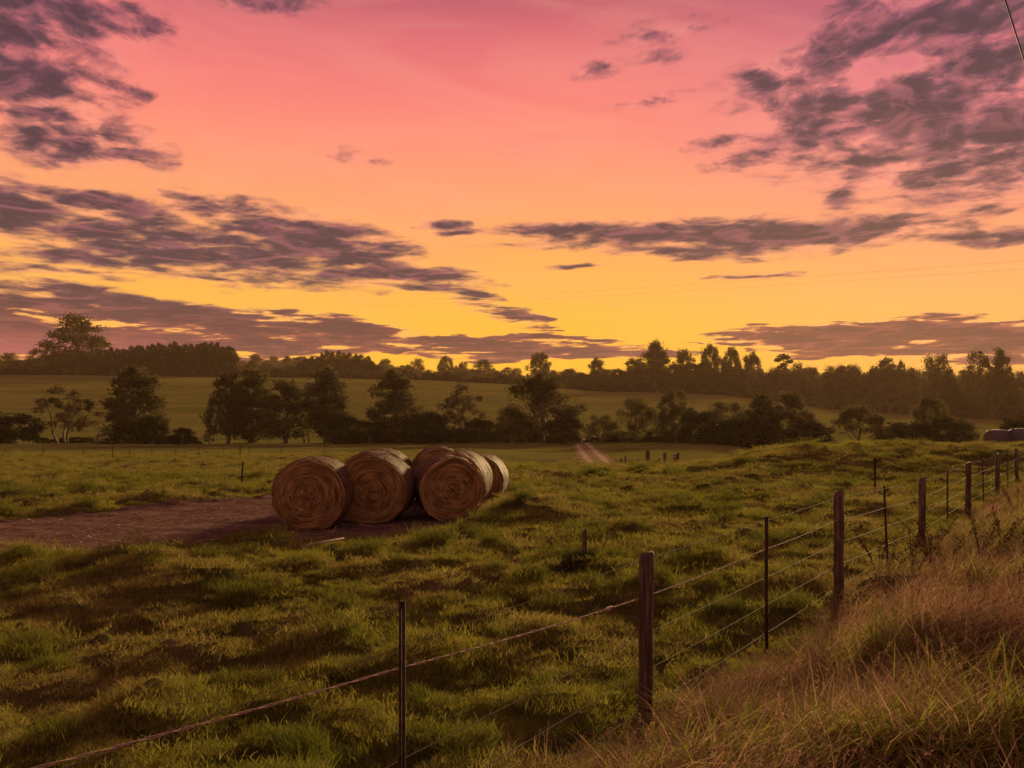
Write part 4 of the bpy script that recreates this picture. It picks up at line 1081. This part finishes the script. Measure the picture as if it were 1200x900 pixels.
    ps = [(728, .7, .05), (733, .75, .05), (748, .65, .05), (759, 1.15, .13), (766, .5, .07), (772, .72, .08), (779, .95, .1), (791, .9, .1), (794.5, .95, .1)]
    d = 50.; pp = []
    for px, h, wd in ps:
        x = (px - 600) / F * d; z = CZ - (546 - 480) / F * d; hh = h + .1
        link('post', post_mesh(hh + .1, wd, int(px), 'post'), yf, (x, d, Hp(x, d))); pp.append((x, d, Hp(x, d) + hh))
    for a, b, dz in ((3, 6, .55), (3, 6, .3), (0, 3, .35), (6, 8, .4)):
        p0 = np.array(pp[a]); p1 = np.array(pp[b]); p0[2] = Hp(p0[0], d) + dz; p1[2] = Hp(p1[0], d) + dz
        mb = MB(); mb.tube([p0 - (0, .1, 0), (p0 + p1) / 2 - (0, .1, .06), p1 - (0, .1, 0)], .04, 6); link('rail', mb.build('rail', [M['wood']]), yf)
    x = (791 - 600) / F * 49.6; o = MB(); o.box((0, 0, .0), (.18, .1, .16)); link('white_plate', o.build('white_plate', [M['rope']]), yf, (x, 49.8, Hp(x, 49.6) + .86))
    rf = thing('rail_fence', 'short dark two-rail fence half hidden by the brow of the paddock', 'fence', (0, 0, 0))
    d = 52.; pts = []
    for px, h in ((858, 1.35), (888, 1.2), (916, 1.1), (946, 1.1)):
        x = (px - 600) / F * d; z = Hp(x, d); zt = CZ - (527.5 - 480) / F * d
        h_ = zt - z if px == 858 else zt - .12 - z
        link('post', post_mesh(h_, .09, px, 'post'), rf, (x, d, z)); pts.append((x, d - .1, zt - .1))
    for dz in (0, -.3):
        mb = MB(); mb.tube([(a, b, c + dz) for a, b, c in pts], .045, 6); link('rail', mb.build('rail', [M['wood']]), rf)
    # pale thin stakes on the brow by the wrapped bales
    bf = thing('stake_fence', 'line of thin pale stakes on the brow left of the wrapped bales', 'fence', (0, 0, 0)); w = []
    for px in (1064, 1094, 1123, 1147, 1156):
        d = 44; x = (px - 600) / F * d; z = Hp(x, d); zt = CZ - (511.5 - 480) / F * d
        mb = MB(); mb.tube([(0, 0, -.2), (0, 0, zt - z)], .018, 6); link('stake', mb.build('stake', [M['wire']]), bf, (x, d, z)); w.append((x, d, zt - .08))
    mb = MB(); mb.tube(w, .004, 4); link('wire', mb.build('wire', [M['wire']]), bf)

def build_lines():
    def cable(pts, sag, rad, name, label, group=None):
        mb = MB(); mb.tube(sag_line(pts, sag, 24), rad, 6); tag(link(name, mb.build(name, [M['cable']])), label, 'power line', group)
    A = lambda px, py, d: tuple(at(px, py, d))
    cable([A(1750, 262, 60), A(300, 357, 210)], 1.2, .006, 'power_line', 'thin power line crossing the sky, upper of the two', 'power lines crossing the sky')
    cable([A(1750, 275, 60), A(300, 361, 210)], 1.2, .006, 'power_line', 'thin power line crossing the sky, lower of the two', 'power lines crossing the sky')
    a = np.array(A(1178, 0, 12)); b = np.array(A(1200, 70, 13.6)); dv = (b - a) / np.linalg.norm(b - a)
    cable([tuple(a - dv * 14), tuple(a + dv * 30)], 0., .011, 'overhead_cable', 'single dark overhead cable crossing the top right corner of the sky')

def build_small():
    # gravel lane
    ys = np.linspace(54, 132, 90); us = np.linspace(-1, 1, 9); r = np.random.default_rng(3)
    V = []; ac = []
    for y in ys:
        for u in us:
            w = 1.4 + .12 * math.sin(y * .7 + u); x = lane_x(y) + u * w
            V.append((x, y, Hp(x, y) + .05 - .035 * abs(u))); ac.append(u)
    i = np.arange(89)[:, None] * 9; j = np.arange(8)[None]
    me = mesh_np('gravel_lane', V, np.stack([i + j, i + j + 1, i + 10 + j, i + 9 + j], -1).reshape(-1, 4), [M['lane']], smooth=True)
    at_ = me.attributes.new('across', 'FLOAT', 'POINT'); at_.data.foreach_set('value', np.array(ac, np.float32))
    tag(link('gravel_lane', me), kind='structure')
    # bare dirt track sheet
    gx = np.arange(-16, -.2, .07); gy = np.arange(7.5, 23.3, .07); X, Y = np.meshgrid(gx, gy)
    sd = dirt_sd(X, Y) + .35 * fbm(X * 1.5, Y * 1.5, 3, 21)
    Z = H(X, Y) + .022 + .02 * fbm(X * 3, Y * 3, 3, 91) + .012 * np.maximum(0, perlin(X * 7, Y * 7, 93)) - .09 * (1 - sstep(-.08, .12, sd))
    ok = sd > -.12; n = len(gx); idx = np.arange(X.size).reshape(X.shape)
    f = ok[:-1, :-1] & ok[1:, :-1] & ok[:-1, 1:] & ok[1:, 1:]
    q = np.stack([idx[:-1, :-1], idx[:-1, 1:], idx[1:, 1:], idx[1:, :-1]], -1)[f]
    used = np.unique(q); mp = np.full(X.size, -1); mp[used] = np.arange(len(used))
    me = mesh_np('dirt_track', np.stack([X, Y, Z], -1).reshape(-1, 3)[used], mp[q], [M['dirt']], smooth=True)
    tag(link('dirt_track', me), kind='structure')
    # plank lying in the grass
    a = at(352, 0, 12.2); b = at(404, 0, 12.4); za = Hp(a[0], a[1]) + .15; zb = Hp(b[0], b[1]) + .26
    mb = MB(); L = math.hypot(b[0] - a[0], b[1] - a[1]); mb.box((0, 0, 0), (L, .09, .035))
    o = link('timber_plank', mb.build('timber_plank', [M['timber']]), loc=((a[0] + b[0]) / 2, (a[1] + b[1]) / 2, (za + zb) / 2)); o.rotation_euler = (.2, -math.atan2(zb - za, L), math.atan2(b[1] - a[1], b[0] - a[0]))
    tag(o, 'loose weathered plank lying in the grass in front of the bales', 'plank')
    a = at(232, 0, 13.0); b = at(284, 0, 13.1); mb = MB(); mb.tube([(a[0], a[1], Hp(a[0], a[1]) + .13), ((a[0] + b[0]) / 2, 13.05, Hp((a[0] + b[0]) / 2, 13.05) + .15), (b[0], b[1], Hp(b[0], b[1]) + .13)], [.02, .016, .01], 6)
    tag(link('fallen_stick', mb.build('fallen_stick', [M['timber']])), 'thin pale stick lying in the grass below the dirt track', 'stick')
    for px, py, d, s, lab in ((171, 658, 12.2, .07, 'pale stone in the grass at the near edge of the dirt track'), (62, 648, 12.6, .06, 'small pale stone on the near edge of the dirt track at the left'), (572, 612, 15.6, .05, 'flat pale stone in front of the turned front bale')):
        x = (px - 600) / F * d; r = np.random.default_rng(px); mb = MB(); mb.tube([(0, 0, -.03), (0, 0, .0), (0, 0, s * .5), (0, 0, s * .8)], [s * .8, s, s * .75, s * .2], 9)
        me = mb.build('stone', [M['stone']]); co = np.empty(len(me.vertices) * 3); me.vertices.foreach_get('co', co); co += r.normal(0, s * .1, co.shape); me.vertices.foreach_set('co', co)
        tag(link('stone', me, loc=(x, d, Hp(x, d) + .05)), lab, 'stone')
    # dark tussock with a loose rope
    x, y = at(683, 0, 11.1)[:2]; r = np.random.default_rng(8); mb = MB()
    for k in range(14):
        V, Fc = blades(70, .12, .10, .24, .008, .9, r, .6); V = V + np.array([r.normal(0, .13), r.normal(0, .09), 0]); mb.add(V, Fc)
    tag(link('tussock', mb.build('tussock', [M['bush']]), loc=(x, y, Hp(x, y))), 'dark rank tussock at the foot of the short paddock post', 'tussock')
    # dock weeds on the bank
    dk = []
    for v in range(3):
        r = np.random.default_rng(200 + v); mb = MB()
        for k in range(6):
            e = np.array([r.normal(.12, .16), r.normal(0, .16), r.uniform(.36, .60)]); P = np.array([[0, 0, 0], e * (.4, .4, .55), e]); mb.tube(P, [.005, .004, .002], 5)
            for j in range(38):
                t = r.uniform(.5, 1.02); c = P[1] + (P[2] - P[1]) * (t - .5) * 2 + r.normal(0, .016, 3); s = r.uniform(.005, .011)
                a = r.normal(0, 1, 3); a /= np.linalg.norm(a); b = np.cross(a, r.normal(0, 1, 3)); b /= np.linalg.norm(b)
                mb.add([c - a * s, c + b * s, c + a * s, c - b * s], [[0, 1, 2, 3]])
        dk.append(mb.build('dock_weed', [M['dock']]))
    for k, (px, d, lab) in enumerate(((1040, 9.6, 'seeding dock weed left of the others on the bank, near the third post'), (1068, 9.3, 'dark dock weed in front of the third wooden post'), (1092, 9.8, 'seeding dock weed between the third and fourth wooden posts'), (1112, 9.4, 'tall dark dock weed on the crest of the bank'),
                                      (1150, 9.2, 'dock weed with dark seed heads on the right of the bank'), (1172, 9.6, 'dark dock weed nearest the right edge below the bank top'), (1030, 10.2, 'small dock weed between the second and third posts'), (1190, 14.5, 'dock weed high on the bank by the right edge'))):
        x = (px - 600) / F * d; o = link('dock_weed', dk[k % 3], loc=(x, d, Hp(x, d))); o.rotation_euler = (0, 0, k * 1.3); tag(o, lab, 'weed', 'dock weeds on the bank')

def build_haze():
    mb = MB(); mb.box((0, 0, 0), (1, 1, 1)); me = mb.build('haze', [])
    m, nt, out = new_mat('valley_haze'); N = NT(nt)
    pv = N.n('ShaderNodeVolumePrincipled'); pv.inputs['Color'].default_value = (1., .66, .40, 1); pv.inputs['Density'].default_value = HAZE; pv.inputs['Anisotropy'].default_value = .2
    nt.links.new(pv.outputs[0], out.inputs['Volume']); me.materials.append(m)
    o = link('haze', me, loc=(0, 0, 21.)); o.scale = (6100, 6100, 54); tag(o, kind='stuff')

HAZE = .00011

# ------------------------------------------------------------------ assemble
build_world()
build_ground(M['ground'])
build_grass()
build_trees()
build_woods()
build_bales()
build_fences()
build_lines()
build_small()
build_haze()

sun = bpy.data.lights.new('sun', 'SUN'); sun.energy = 5.0; sun.angle = math.radians(5); sun.color = (1, .69, .32)
so = bpy.data.objects.new('sun', sun); COL.objects.link(so)
dv = Vector((math.sin(math.radians(SUN_AZ)) * math.cos(math.radians(SUN_EL)), math.cos(math.radians(SUN_AZ)) * math.cos(math.radians(SUN_EL)), math.sin(math.radians(SUN_EL))))
so.rotation_euler = dv.to_track_quat('Z', 'Y').to_euler(); so.location = (20, 40, 30)

cam = bpy.data.cameras.new('camera'); cam.sensor_width = 36; cam.lens = 30; cam.shift_y = 30 / 1200; cam.clip_end = 12000; cam.clip_start = .05
co = bpy.data.objects.new('camera', cam); COL.objects.link(co); co.location = (0, 0, CZ); co.rotation_euler = (math.pi / 2, 0, 0); S.camera = co

S.view_settings.view_transform = 'Standard'; S.view_settings.look = 'None'; S.view_settings.gamma = 1; S.view_settings.exposure = 1.0
S.render.engine = 'CYCLES'
c = S.cycles; c.use_denoising = True; c.max_bounces = 5; c.diffuse_bounces = 3; c.glossy_bounces = 2; c.transmission_bounces = 3; c.volume_bounces = 0; c.transparent_max_bounces = 4
c.caustics_reflective = False; c.caustics_refractive = False
